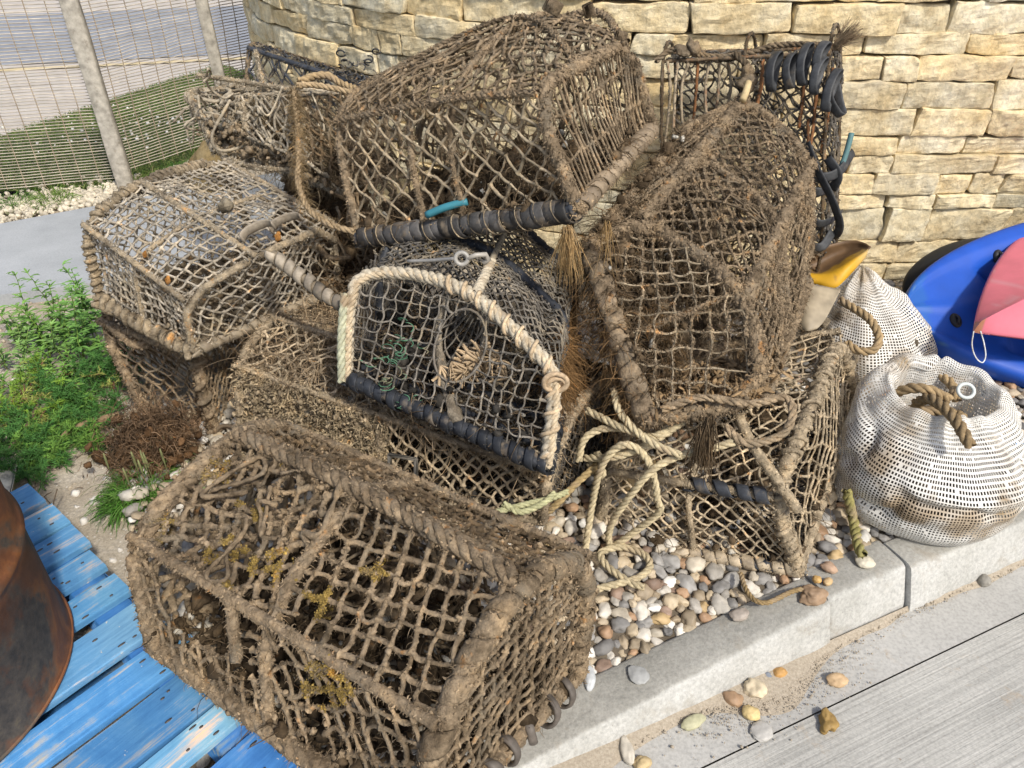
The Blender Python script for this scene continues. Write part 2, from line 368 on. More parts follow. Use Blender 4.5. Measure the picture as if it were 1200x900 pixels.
def kerb_mat():
    m, nt, b = newmat('kerb_concrete'); co = coord(nt); n1 = noise(nt, co, 6, 8, .7); n2 = noise(nt, co, 120, 5, .7)
    g = nt.nodes.new('ShaderNodeNewGeometry'); s = nt.nodes.new('ShaderNodeSeparateXYZ'); nt.links.new(g.outputs['Normal'], s.inputs[0])
    top = ramp(nt, [(.3, (.27, .26, .225)), (.7, (.40, .385, .34))], n1); face = ramp(nt, [(.3, (.40, .39, .35)), (.65, (.55, .54, .50))], n1)
    k = ramp(nt, [(.6, (0, 0, 0)), (.93, (1, 1, 1))], s.outputs[2]); c = mix(nt, face, top, k)     # trodden, dirty top; cleaner face
    c = mix(nt, c, ramp(nt, [(.3, (.74,) * 3), (.6, (1.08,) * 3)], n2), 1., 'MULTIPLY')
    c = mix(nt, c, (.30, .255, .19), ramp(nt, [(.54, (0, 0, 0)), (.70, (.65,) * 3)], noise(nt, co, 9, 8, .72, .4)))      # mud stains
    v = nd(nt, 'ShaderNodeTexVoronoi', Scale=85); nt.links.new(co, v.inputs['Vector']); c = mix(nt, c, (.24, .225, .20), ramp(nt, [(.05, (.8,) * 3), (.11, (0, 0, 0))], v.outputs['Distance']))
    nt.links.new(c, b.inputs['Base Color']); b.inputs['Roughness'].default_value = .9; b.inputs['Specular IOR Level'].default_value = .2
    pv = bump(nt, b, noise(nt, co, 22, 7, .7), .5, .006); bump(nt, b, noise(nt, co, 170, 6, .75), .6, .003, pv); return m
M['kerb'] = kerb_mat()
def road_mat(name, base, groove):
    m, nt, b = newmat(name); ang = -math.atan2(.407, .914); co = coord(nt, rot=ang); raw = coord(nt)
    n1 = noise(nt, raw, 4, 7, .65); n2 = noise(nt, raw, 140, 5, .7)
    st = coord(nt, (1.2, 95, 1), ang if False else 0)
    mp = nt.nodes.new('ShaderNodeMapping'); mp.inputs['Scale'].default_value = (2.0, 150, 1); nt.links.new(co, mp.inputs[0])
    gr = noise(nt, mp.outputs[0], 1., 4, .6)
    c = ramp(nt, [(.3, tuple(x * .78 for x in base)), (.7, base)], n1)
    c = mix(nt, c, ramp(nt, [(.3, (.75,) * 3), (.58, (1.05,) * 3)], n2), 1., 'MULTIPLY')
    if groove: c = mix(nt, c, ramp(nt, [(.3, (.80,) * 3), (.55, (1.05,) * 3)], gr), 1., 'MULTIPLY')
    k = ramp(nt, [(.6, (0, 0, 0)), (.72, (.8,) * 3)], noise(nt, raw, 5.5, 8, .75, .3)); c = mix(nt, c, (.40, .31, .21), k)
    sp = ramp(nt, [(.7, (0, 0, 0)), (.73, (1, 1, 1))], noise(nt, raw, 75, 3, .5)); c = mix(nt, c, (.22, .17, .12), mix(nt, (0, 0, 0), (.6,) * 3, sp))
    nt.links.new(c, b.inputs['Base Color']); b.inputs['Roughness'].default_value = .88; b.inputs['Specular IOR Level'].default_value = .25
    p = bump(nt, b, n2, .3, .002)
    if groove: bump(nt, b, gr, .6, .004, p)
    return m
M['gutter'] = road_mat('smooth_concrete', (.48, .465, .425), False)
M['road'] = road_mat('brushed_concrete', (.48, .465, .42), True)
M['sand'] = flatmat('sandy_ground', [(.3, (.34, .28, .20)), (.5, (.45, .385, .29)), (.7, (.55, .49, .40))], 7, 90, .97, .8, .008, (60, .11, (.62, .58, .50)), n2=(150, [(.3, (.7,) * 3), (.6, (1.12,) * 3)]))
M['dirt'] = flatmat('grit', [(.3, (.30, .25, .185)), (.7, (.50, .43, .33))], 190, 300, .97, .7, .003)
M['path'] = flatmat('path_concrete', [(.3, (.33, .345, .35)), (.7, (.42, .435, .44))], 5, 200, .85, .25, .002, n2=(160, [(.3, (.85,) * 3), (.6, (1.05,) * 3)]))
M['asphalt'] = flatmat('asphalt', [(.3, (.24, .25, .27)), (.7, (.32, .33, .35))], 4, 120, .9, .4, .004)
M['pave'] = flatmat('pale_paving', [(.3, (.44, .39, .33)), (.7, (.56, .51, .45))], 3, 90, .9, .4, .004)
M['turf'] = flatmat('turf', [(.3, (.055, .085, .022)), (.7, (.11, .14, .045))], 6, 60, .95, .6, .01)
M['soil'] = flatmat('dark_soil', [(.3, (.10, .08, .055)), (.7, (.2, .165, .12))], 14, 90, .97, .7, .006)  # dark brown soil, shared by the joint, wall core and pebble bed
M['ypaint'] = flatmat('yellow_paint', [(.3, (.55, .44, .25)), (.7, (.66, .54, .32))], 9, 90)
def pallet_mat():
    m, nt, b = newmat('blue_painted_wood'); ang = -math.atan2(.785, .62); co = coord(nt, rot=ang)
    mp = nt.nodes.new('ShaderNodeMapping'); mp.inputs['Scale'].default_value = (2.2, 38, 20); nt.links.new(co, mp.inputs[0])
    gr = noise(nt, mp.outputs[0], 1.6, 8, .7); n1 = noise(nt, coord(nt), 6.5, 7, .7, .6)
    blue = ramp(nt, [(.3, (.028, .125, .32)), (.5, (.08, .255, .50)), (.72, (.21, .42, .64))], mix(nt, gr, n1, .5))
    wood = ramp(nt, [(.3, (.20, .17, .13)), (.7, (.52, .46, .35))], gr)
    k = ramp(nt, [(.535, (0, 0, 0)), (.62, (.9,) * 3)], mix(nt, n1, gr, .62)); c = mix(nt, blue, wood, k)
    c = mix(nt, c, attr(nt), 1., 'MULTIPLY')
    sp = ramp(nt, [(.71, (0, 0, 0)), (.74, (1, 1, 1))], noise(nt, coord(nt), 70, 3)); c = mix(nt, c, (.55, .52, .45), sp)
    nt.links.new(c, b.inputs['Base Color']); b.inputs['Roughness'].default_value = .62; b.inputs['Specular IOR Level'].default_value = .35
    bump(nt, b, gr, .5, .003); return m
M['pallet'] = pallet_mat()
def drum_mat():
    m, nt, b = newmat('rusted_drum'); co = coord(nt); n1 = noise(nt, co, 7, 9, .72, .4); n2 = noise(nt, co, 40, 6, .7); n3 = noise(nt, co, 3.2, 5, .6, .5)
    rust = ramp(nt, [(.3, (.06, .028, .016)), (.48, (.13, .055, .024)), (.6, (.24, .10, .03)), (.72, (.34, .16, .045))], n1)
    paint = ramp(nt, [(.35, (.03, .028, .026)), (.6, (.075, .066, .055)), (.75, (.12, .10, .06))], n2)
    k = ramp(nt, [(.46, (0, 0, 0)), (.52, (1, 1, 1))], mix(nt, n3, n1, .35)); 
    c = mix(nt, rust, paint, k); c = mix(nt, c, attr(nt), 1., 'MULTIPLY'); nt.links.new(c, b.inputs['Base Color']); b.inputs['Roughness'].default_value = .72
    bump(nt, b, n2, .4, .003); return m
M['drum'] = drum_mat()

# ------------------------------------------------------------------ world, sun, camera
SUN = nrm(np.array([.36, -.55, .76]))
w = bpy.data.worlds.new('World'); SC.world = w; w.use_nodes = True; nt = w.node_tree
sky = nt.nodes.new('ShaderNodeTexSky'); sky.sky_type = 'NISHITA'; sky.sun_disc = False
sky.sun_elevation = math.asin(SUN[2]); sky.sun_rotation = math.atan2(SUN[0], SUN[1]); sky.air_density = 1.0; sky.dust_density = 2.5
bg = nt.nodes['Background']; bg.inputs[1].default_value = .15; nt.links.new(sky.outputs[0], bg.inputs[0])
sl = bpy.data.lights.new('sun', 'SUN'); sl.energy = 3.2; sl.angle = math.radians(5); sl.color = (1, .955, .88)
so = bpy.data.objects.new('sun', sl); COL.objects.link(so)
from mathutils import Vector, Matrix
so.rotation_euler = Vector(tuple(SUN)).to_track_quat('Z', 'Y').to_euler(); so.location = (0, -3, 6)
cd = bpy.data.cameras.new('camera'); cam = bpy.data.objects.new('camera', cd); COL.objects.link(cam)
cam.location = tuple(CC); cam.rotation_euler = (math.radians(90) - CP, 0, 0)
cd.sensor_width = 36; cd.lens = 36 * CF / 1200; cd.clip_end = 500; cd.clip_start = .02
SC.camera = cam
SC.view_settings.view_transform = 'Standard'; SC.view_settings.look = 'None'; SC.view_settings.exposure = 0.16; SC.view_settings.gamma = 1
SC.cycles.max_bounces = 5; SC.cycles.diffuse_bounces = 3; SC.cycles.use_denoising = True

def kh(k):                                    # kerb height: a dropper stone slopes down towards the left
    return float(np.interp(k, [-.65, .16, 1.072, 1.08], [.012, .020, .112, .118]))
# ------------------------------------------------------------------ the setting
def sheet(name, corners, mat, z=0., kind='structure'):
    mb = MB(); V = [np.array([c[0], c[1], z if len(c) < 3 else c[2]]) for c in corners]
    mb.add(V, [list(range(4))] if len(V) == 4 else None); o = mb.build(name, mat, smooth=False); return tag(o, kind=kind)
sheet('ground', [(-60, -40), (60, -40), (60, 80), (-60, 80)], M['pave'], -.03)
kq = lambda k0, k1, n0, n1: [kn(k0, n0)[:2], kn(k1, n0)[:2], kn(k1, n1)[:2], kn(k0, n1)[:2]]
sheet('road', kq(-6, 8, -5, .5685), M['road'], 0.)
# concrete channel beside the kerb, a hair lower than the brushed slab with a dark joint between them
sheet('gutter', kq(-6, 8, .5725, .70), M['gutter'], -.002)
sheet('joint', kq(-6, 8, .55, .60), M['soil'], -.012)
# kerb stones: battered face, worn arris
km = MB(); ks = [-2.2, -1.29, -.65, .16, 1.075, 1.305, 2.22, 3.13, 4.05]
rng = np.random.default_rng(3)
for a, b_ in zip(ks[:-1], ks[1:]):
    off = rng.uniform(-.004, .004) + (.010 if abs(a - 1.075) < .01 else 0); dz = rng.uniform(-.003, .003)
    prof0 = np.array([(.680, -.05), (.680, .0), (.684, .02), (.709, .100), (.714, .111), (.722, .1165), (.735, .118), (.765, .118), (.795, .117), (.800, .113), (.801, -.05)])
    n = 40; K = np.linspace(a + .0025, b_ - .0025, n); prof = prof0; X = np.zeros((n, len(prof), 3))
    for i, k in enumerate(K):
        e = min(i, n - 1 - i); sh = .003 if e == 0 else 0
        for j, (pn, pz) in enumerate(prof):
            hk = kh(k) / .118; pz2 = pz if pz < 0 else pz * hk; pn2 = pn if j >= 6 else .680 + (pn - .680) * (.35 + .65 * hk)
            q = kn(k, pn2 + off + (sh if j < 6 else 0), pz2 + dz - (sh if 3 <= j <= 8 else 0))
            X[i, j] = q + KN * .0025 * fbm(np.array(q) * 25, 4, 2) * (j < 6) + np.array([0, 0, .0015]) * fbm(np.array(q) * 40, 9, 2)
    grid(km, X[:, ::-1])
    for e in (0, n - 1):
        c = X[e].mean(0); idx = np.arange(len(prof) - 1); V = np.concatenate([X[e], c[None]])
        T = np.stack([idx, idx + 1, np.full(len(idx), len(prof))], 1); km.add(V, None, T[:, ::-1] if e else T)
tag(km.build('kerb', M['kerb']), kind='structure')
# mortar haunch at the foot of the kerb and grit swept against it
g = MB(); K = np.linspace(-1, 3.4, 260)
for nm, w0, mat, sd in (('grit_strip', .028, 'dirt', 5),):
    X = []
    for k in K:
        wd = max(.004, .018 + .022 * vn(np.array([k * 3.1, 1.3, 0]), sd) + .012 * vn(np.array([k * 13, 4.3, 0]), sd)) + .075 * math.exp(-((k - .87) / .11)**2) + .02 * math.exp(-((k - .45) / .2)**2)
        X.append([kn(k, .690, .010), kn(k, .688 - wd * .5, .007 + .002 * vn(np.array([k * 40, 0, 0]))), kn(k, .686 - wd, -.0015)])
    grid(g, np.array(X)[:, ::-1])
P = []; 
kk = rng.normal(.88, .12, 2200); nn_ = .685 - np.abs(rng.normal(0, .045, 2200))
k2 = rng.uniform(-.2, 3, 3000); n2_ = .686 - np.abs(rng.normal(0, .011, 3000))
P = np.array([kn(a, b2, .004) for a, b2 in zip(np.r_[kk, k2], np.r_[nn_, n2_])])
c = np.array([(.44, .37, .28), (.32, .26, .19), (.56, .50, .41), (.34, .30, .25)])[rng.integers(0, 4, len(P))]
blobs(g, P, rng.gamma(2, .0004, len(P)) + .0004, rng, 0, .3, col=c)
tag(g.build('grit', M['dirt']), kind='stuff')
# bed behind the kerb: sandy ground with soil under the pebbles
nk, nnn = 190, 130; K = np.linspace(-3.4, 4.6, nk); N_ = .795 + (np.linspace(0, 1, nnn)**1.3) * 3.35
X = np.zeros((nk, nnn, 3))
for i, k in enumerate(K): X[i] = KD * k + KN * N_[:, None]
X[..., 2] = BED - .012 + .022 * fbm(X * np.array([2.2, 2.2, 0]) + 3, 2, 3) + .007 * fbm(X * np.array([18, 18, 0]), 8, 3)
edge = np.clip((N_ - .79) / .1, 0, 1); X[..., 2] -= .02 * (1 - edge)[None]; X[..., 2] -= (.112 - np.array([kh(k) for k in K]))[:, None] * np.clip(1 - (N_ - .80) / .42, 0, 1)[None]
bm_ = MB(); grid(bm_, X); tag(bm_.build('sandy_ground', M['sand']), kind='structure')
sb = MB(); rngs = np.random.default_rng(12); n = 2600
P = np.array([kn(a, b2, BED + .0) for a, b2 in zip(rngs.uniform(-1.7, .25, n), rngs.uniform(1.1, 4.1, n))])
P[:, 2] = BED - .010 + .022 * fbm(P * np.array([2.2, 2.2, 0]) + 3, 2, 3)
cs = np.array([(.58, .53, .44), (.46, .39, .29), (.66, .62, .55), (.38, .32, .24)])[rngs.integers(0, 4, n)] * rngs.uniform(.8, 1.1, (n, 1))
blobs(sb, P, np.abs(rngs.normal(0, .005, n)) + .0015, rngs, 1, .35, col=cs)
q = np.array([(a[0], a[1]) for a in [kn(x, y) for x, y in zip(rngs.uniform(-1.0, .2, 1500), rngs.normal(3.98, .1, 1500))]])
P = np.c_[q, np.full(1500, BED + .004)]; blobs(sb, P, rngs.uniform(.004, .016, 1500), rngs, 1, .4, col=np.array([(.62, .55, .42)]) * rngs.uniform(.7, 1.1, (1500, 1)))
tag(sb.build('gravel', M['pebble']), kind='stuff')
# concrete path on the left
def slab(name, c, z0, z1, mat):
    mb = MB(); b4 = [np.array([x, y, z0]) for x, y in c]; t4 = [np.array([x, y, z1 - .004]) for x, y in c]; ctr = np.mean(c, 0)
    i4 = [np.array([*(np.array(q) + (ctr - np.array(q)) * .004), z1]) for q in c]; mb.add(b4 + t4 + i4, [(8, 9, 10, 11)] + [(k, (k + 1) % 4, 4 + (k + 1) % 4, 4 + k) for k in range(4)] + [(4 + k, 4 + (k + 1) % 4, 8 + (k + 1) % 4, 8 + k) for k in range(4)])
    return tag(mb.build(name, mat, smooth=False), kind='structure')
slab('path', [(-3.6, 1.93), (-.85, 2.84), (-.85, 3.96), (-3.6, 2.26)], .02, BED + .022, M['path'])
slab('path_edging', [(-3.6, 1.872), (-.83, 2.788), (-.842, 2.836), (-3.6, 1.922)], .02, BED + .034, M['path'])
# ground beyond the fence
sheet('pavement', [(-14, 3.2), (6, 3.2), (6, 14), (-14, 16)], M['pave'], -.004)
sheet('far_road', [(-14, 4.2), (-4.14, 6.55), (3, 8.3), (3, 11)] if False else [(-16, 3.75), (4, 8.42), (4, 11.0), (-16, 6.2)], M['asphalt'], .002)
sheet('yellow_line', [(-16, 3.52), (4, 8.19), (4, 8.27), (-16, 3.60)], M['ypaint'], .004)
# grassy bank
gx = np.linspace(0, 1, 40); A0, A1 = np.array([-3.5, 3.62]), np.array([-2.35, 6.55]); B0, B1 = np.array([-1.95, 3.55]), np.array([-.9, 5.2])
X = np.zeros((40, 40, 3))
for i, s in enumerate(gx):
    for j, t in enumerate(gx):
        q = (A0 * (1 - s) + A1 * s) * (1 - t) + (B0 * (1 - s) + B1 * s) * t; X[i, j] = (q[0] + .06 * vn(np.array([s * 9, t * 9, 0])), q[1], .004 + .085 * min(1, 3 * t) * min(1, 6 * (1 - s) + .0) + .015 * vn(np.array([s * 12, t * 12, 3])))
mb = MB(); grid(mb, X); tag(mb.build('verge', M['turf']), kind='structure')
rg = np.random.default_rng(5); mb = MB(); n = 26000; s, t = rg.random(n), rg.random(n) ** .9
q = (A0 * (1 - s)[:, None] + A1 * s[:, None]) * (1 - t)[:, None] + (B0 * (1 - s)[:, None] + B1 * s[:, None]) * t[:, None]
P = np.c_[q, .004 + .08 * np.minimum(1, 3 * t) * np.minimum(1, 6 * (1 - s))]
col = np.array([(.10, .16, .03), (.07, .12, .025), (.17, .20, .06), (.24, .22, .10)])[rg.choice(4, n, p=[.4, .3, .2, .1])] * rg.uniform(.8, 1.25, (n, 1))
hairs(mb, P, rg, .045, .0028, np.tile([[0, 0, 1.]], (n, 1)), .5, .45, 3, 3, col)
n = 90; s = rg.normal(.42, .13, n).clip(0, 1); t = rg.normal(.55, .17, n).clip(0, 1); q = (A0 * (1 - s)[:, None] + A1 * s[:, None]) * (1 - t)[:, None] + (B0 * (1 - s)[:, None] + B1 * s[:, None]) * t[:, None]
blobs(mb, np.c_[q, np.full(n, .125) + rg.uniform(0, .02, n)], rg.uniform(.004, .012, n), rg, 0, .2, col=(.75, .74, .68))
tag(mb.build('grass', M['leaf']), kind='stuff')

# ------------------------------------------------------------------ dry stone wall with a rounded corner
WY, WR, WX = 2.56, 2.2, .80
def wall_pt(s, z, off):                       # s: metres along the face from the corner's start, off: outwards
    s = np.asarray(s, float); a = np.clip(-s / WR, 0, 1.75); cx, cy = WX, WY + WR
    x = np.where(s > 0, WX + s, cx - (WR + off) * np.sin(a)); y = np.where(s > 0, WY - off, cy - (WR + off) * np.cos(a))
    y = y + np.where(s > 0, 0.0, 0)
    return np.stack([x, y, z + 0 * x], -1)
rw = np.random.default_rng(21); wm = MB()
su = np.array([-1, -1, -.98, -.93, -.8, -.65, -.5, -.34, -.17, 0, .17, .34, .5, .65, .8, .93, .975, 1, 1]); sd = np.array([-.07, -.007, -.001] + [0] * 13 + [-.001, -.007, -.07])
sv = np.array([-1, -1, -.95, -.82, -.58, -.3, 0, .3, .58, .82, .95, 1, 1]); svd = np.array([-.07, -.007, -.001] + [0] * 7 + [-.001, -.007, -.07])
def wstone(s0, s1, z0, z1):
    cs_, cz, hs, hz = (s0 + s1) / 2, (z0 + z1) / 2, (s1 - s0) / 2 - rw.uniform(.0002, .0018), (z1 - z0) / 2 - rw.uniform(.0, .0012)
    U, Vv = np.meshgrid(su, sv, indexing='ij'); D = np.minimum(sd[:, None], svd[None, :]) * rw.uniform(.7, 1.4)
    o = rw.uniform(-99, 99, 3); cc4 = np.maximum(0, rw.normal(.0, .055, 4)); qd = np.where(U < 0, np.where(Vv < 0, cc4[0], cc4[1]), np.where(Vv < 0, cc4[2], cc4[3])); w4 = (np.abs(U) * np.abs(Vv))**5
    S = cs_ + U * hs * (1 - qd * w4); Z = cz + Vv * hz * (1 - 1.6 * qd * w4)
    tilt = rw.normal(0, .02); Z = Z + tilt * (S - cs_) * Vv; S = S + rw.normal(0, .12) * (Z - cz) * np.abs(U)
    e = np.stack([S * 16, Z * 16, 0 * S], -1) + o
    Z = Z + (.0055 * vn(e * np.array([1., .3, 1]), 1) + .002 * vn(e * np.array([4., 1, 1]), 11)) * np.abs(Vv)**2; S = S + (.006 * vn(e * np.array([.3, 1, 1]), 2) + .002 * vn(e * np.array([1, 4., 1]), 12)) * np.abs(U)**3
    fac = np.full(U.shape, .02)
    for _ in range(4): fac = np.minimum(fac, rw.normal(.004, .006) + rw.normal(0, .05) * (S - cs_) + rw.normal(0, .11) * (Z - cz))
    F = D + fac + .008 * fbm(e * 1.9, 3, 5) + .004 * np.abs(vn(e * 4, 6)) + rw.uniform(-.008, .007)
    F = np.where(D < -.05, np.minimum(D, F), F)
    X = wall_pt(S, Z, F)
    tone = rw.uniform(.88, 1.08); warm = rw.uniform(-.04, .07); grey = max(0, rw.normal(0, .25)) * .3
    c = np.array([tone * (1 + warm), tone, tone * (1 - 1.8 * warm)]); c = c * (1 - grey) + c.mean() * .92 * grey
    grid(wm, X, c)
z = BED - .05
while z < 1.42:
    h = rw.choice([.05, .063, .076, .088, .104, .125], p=[.12, .2, .25, .22, .14, .07]); s = -3.75 - rw.uniform(0, .2)
    while s < 2.9:
        L = rw.uniform(.11, .33) * (1 if h > .07 else 1.15)
        if h > .09 and rw.random() < .28:
            f = rw.uniform(.4, .6); wstone(s, s + L, z, z + h * f); wstone(s, s + L, z + h * f, z + h)
        else: wstone(s, s + L, z + rw.uniform(-.002, .004), z + h + rw.uniform(-.004, .004))
        s += L
    z += h
wall = empty('stone_wall', (WX, WY, BED), 'curved dry stone wall of honey coloured limestone behind the heap', 'wall')
wm.build('stonework', M['stone'], wall, False)
S, Z = np.meshgrid(np.linspace(-3.9, 3.0, 120), np.linspace(-.05, 1.42, 8), indexing='ij'); cm = MB(); grid(cm, wall_pt(S, Z, -.05))
cm.build('core', M['soil'], wall)

# ------------------------------------------------------------------ fence
fp = [np.array([-4.3, 2.95, BED]), np.array([-2.95, 3.315, BED]), np.array([-1.865, 3.6, BED]), np.array([-1.50, 4.16, BED]), np.array([-1.0, 4.93, BED])]
fence = empty('mesh_fence', fp[2], 'wooden post fence with fine tan mesh along the grass bank', 'fence')
pm = [None] * 5
for k, p in enumerate(fp):
    mb = MB(); wd = .07 if k != 3 else .058; ax = np.array([nrm(np.array([.9, .25, 0])), nrm(np.array([-.25, .9, 0])), (0, 0, 1)])
    lean = (-.012, 0, 1.0) if k == 2 else (-.03 if k == 3 else 0, .01, 1); zz = np.linspace(-.12, 1.15, 26); X = []
    for z_ in zz:
        c = p + np.array(lean) * z_ * np.array([1, 1, 1]); c[2] = p[2] + z_; r = wd / 2 * (1 + .05 * vn(np.array([z_ * 6, k, 0])))
        ring = [(-1, -.8), (-.8, -1), (.8, -1), (1, -.8), (1, .8), (.8, 1), (-.8, 1), (-1, .8)]
        X.append([c + ax[0] * a * r + ax[1] * b2 * r for a, b2 in ring] )
    X = np.array(X); X = np.concatenate([X, X[:, :1]], 1); X = np.concatenate([X, X[-1:].mean(1, keepdims=True).repeat(9, 1)], 0)
    grid(mb, X[:, ::-1], (.43, .395, .33)); mb.build('fence_post', M['wood'], fence)
for k in range(4):
    a, b2 = fp[k], fp[k + 1]; d = b2 - a; L = np.linalg.norm(d); nn2 = np.array([-d[1], d[0], 0]) / L * .040
    a = a + nn2; b2 = b2 + nn2; mb = MB(); zs = np.arange(.035 + (.0 if k < 2 else .03), 1.12, .0135); T_ = np.linspace(0, 1, 9)
    def wav(t, z_): return a[None] + d[None] * t[:, None] + np.array([0, 0, 1.]) * z_[:, None] + nn2 / .042 * (.014 * vn(np.stack([t * 4 + k, z_ * 3, 0 * t], -1), 3))[:, None]
    H = np.array([wav(T_, np.full(9, z_) + .006 * vn(np.stack([T_ * 5, np.full(9, z_ * 7), np.full(9, k)], -1), 9)) for z_ in zs])
    cl = np.array([(.48, .425, .345)]) * R0.uniform(.75, 1.2, (len(zs), 1)); tubes(mb, H, .0022, 4, cl)
    tv = np.arange(.02, 1, .082 / L); Vv = np.array([wav(np.full(9, t), np.linspace(zs[0] - .01, zs[-1], 9)) for t in tv]); tubes(mb, Vv, .0024, 4, np.tile([(.34, .27, .19)], (len(tv), 1)))
    mb.build('wire_mesh', M['wire'], fence)
# ------------------------------------------------------------------ lobster pots
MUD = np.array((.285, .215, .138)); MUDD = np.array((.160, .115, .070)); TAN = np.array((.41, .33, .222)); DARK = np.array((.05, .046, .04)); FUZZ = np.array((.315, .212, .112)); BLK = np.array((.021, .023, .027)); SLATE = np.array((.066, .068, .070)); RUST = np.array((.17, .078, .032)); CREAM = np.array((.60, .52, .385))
POTS = 'old lobster pots heaped beside the wall'
def chaikin(P, n=2):
    P = np.asarray(P, float)
    for _ in range(n):
        a = P[:-1] * .75 + P[1:] * .25; b = P[:-1] * .25 + P[1:] * .75
        P = np.concatenate([P[:1], np.stack([a, b], 1).reshape(-1, 3)[1:-1], P[-1:]])
    return P
class Pot:
    def __init__(s, label, hoops, seed, col, r, sp, loc=None, fuzzcol=FUZZ):
        s.h = [np.asarray(h, float) for h in hoops]; s.rng = np.random.default_rng(seed); s.col = np.array(col); s.r = r; s.sp = sp; s.seed = seed; s.fuzzcol = np.array(fuzzcol)
        allp = np.concatenate(s.h); c = allp.mean(0); c[2] = allp[:, 2].min()
        s.e = empty('lobster_pot', c, label, 'lobster pot', POTS); s.pts = []; s.fr = []
    def side(s, k, ang=PI / 4, bulge=-.01, bays=None, name='netting', mat='mud', **kw):
        mb = MB(); o = dict(col=s.col, r=s.r, sp=s.sp); o.update(kw); r, sp = o.pop('r'), o.pop('sp')
        for b in (range(len(s.h) - 1) if bays is None else bays):
            f, poly = quad_map(s.h[b][k], s.h[b + 1][k], s.h[b + 1][k + 1], s.h[b][k + 1], bulge, s.rng)
            s.pts.append(net2d(mb, poly, f, sp, ang, r, s.rng, **o))
        if mb.n: return mb.build(name, M[mat], s.e)
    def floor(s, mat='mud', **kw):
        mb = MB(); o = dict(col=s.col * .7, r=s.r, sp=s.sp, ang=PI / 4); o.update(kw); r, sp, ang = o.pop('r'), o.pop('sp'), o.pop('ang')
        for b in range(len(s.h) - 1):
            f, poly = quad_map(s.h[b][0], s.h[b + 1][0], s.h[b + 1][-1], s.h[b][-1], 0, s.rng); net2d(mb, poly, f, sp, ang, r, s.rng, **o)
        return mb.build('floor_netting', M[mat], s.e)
    def end(s, b, ang=PI / 4, bulge=.0, mat='mud', **kw):
        mb = MB(); o = dict(col=s.col, r=s.r, sp=s.sp); o.update(kw); r, sp = o.pop('r'), o.pop('sp')
        f, poly = poly_map(s.h[b], bulge, s.rng); s.pts.append(net2d(mb, poly, f, sp, ang, r, s.rng, **o)); return mb.build('end_netting', M[mat], s.e)
    def hoop(s, b, r=.013, wrap=None, mat='mud', col=None, rnd=1, wmat=None, lump=.28, pts=None, name='hoop'):
        P = chaikin(s.h[b] if pts is None else pts, rnd); mb = MB(); P2 = resample(P, .006, False); c = s.col if col is None else col; r = r * (.80 if mat == 'mud' else 1)
        sweep(mb, P2, r, 10, col=c, lump=lump, freq=110, seed=s.seed); o = mb.build(name, M[mat], s.e); s.fr.append((P2, r * (1.25 if wrap else 1)))
        if wrap: s.wrap(o, P2, r, **wrap)
        return o
    def bar(s, P, r=.012, wrap=None, mat='mud', col=None, name='base_bar', lump=.25, sag=.0, smooth=False):
        P = np.asarray(P, float)
        if sag and len(P) == 2: m = (P[0] + P[1]) / 2 - np.array([0, 0, sag]); P = np.array([P[0], m, P[1]]); smooth = True
        mb = MB(); r = r * (.80 if mat == 'mud' else 1); P2 = resample(P, .006, smooth); sweep(mb, P2, r, 10, col=s.col if col is None else col, lump=lump, freq=110, seed=s.seed + 3); o = mb.build(name, M[mat], s.e); s.fr.append((P2, r * (1.2 if wrap else 1)))
        if wrap: s.wrap(o, P2, r, **wrap)
        return o
    def wrap(s, o, P, r, pitch=.02, rw=.005, flat=None, col=None, mat='mud', name='rope_binding', part=None, colj=.2, lump=None, laid=None):
        lump = (.5 if mat == 'mud' else .2) if lump is None else lump
        mb = MB(); P = np.asarray(P)
        if laid:                                       # thick mud-soaked laid rope instead of a winding
            rope(mb, P, r * 1.12, laid, 4, .005, s.col if col is None else col, 8, .30, s.seed, .2, False); w = mb.build('rope_binding', M['mud'], s.e); w.parent = o; return w
        if part: P2 = resample(P, .006, False); n = len(P2); P = P2[int(n * part[0]):int(n * part[1])]
        coil(mb, P, r + (0 if flat else rw * .12), rw * (.9 if mat == 'mud' else 1), pitch, flat, col=s.col if col is None else col, seed=s.seed, smooth=False, colj=colj, lump=lump); w = mb.build(name, M[mat], s.e)
        w.parent = o; return w
    def slats(s, n, w=.02, col=None, mat='mud'):
        for k in range(n):
            t = (k + .5) / n; a = s.h[0][0] * (1 - t) + s.h[-1][0] * t; b = s.h[0][-1] * (1 - t) + s.h[-1][-1] * t; s.bar([a, b], w / 2, None, mat, s.col * .8 if col is None else col, 'floor_slat')
    def funnel(s, b, c0, rad, depth, axis, sp=None, col=None, mat='mud'):
        """inward net cone with its ring: the entrance"""
        c0 = np.asarray(c0); ax = nrm(np.asarray(axis, float)); a1 = nrm(np.cross(ax, [.3, .2, 1.])); a2 = np.cross(ax, a1); mb = MB(); n = 14; th = np.arange(n) * 2 * PI / n; X = []
        for t in np.linspace(0, 1, 7):
            rr = rad * (1 - .55 * t) ; X.append(c0 + ax * depth * t + (a1[None] * np.cos(th)[:, None] + a2[None] * np.sin(th)[:, None]) * rr)
        X = np.array(X) + s.rng.normal(0, .006, (7, n, 3)); c = s.col * .8 if col is None else col
        A = np.concatenate([np.stack([X[:-1].reshape(-1, 3), np.roll(X, 1, 1)[1:].reshape(-1, 3)], 1), np.stack([X[:-1].reshape(-1, 3), X[1:].reshape(-1, 3)], 1)])
        t = np.linspace(0, 1, 5)[None, :, None]; tubes(mb, A[:, :1] * (1 - t) + A[:, 1:] * t, s.r * .8, 5, np.tile([c], (len(A), 1)), .3, 100, s.seed)
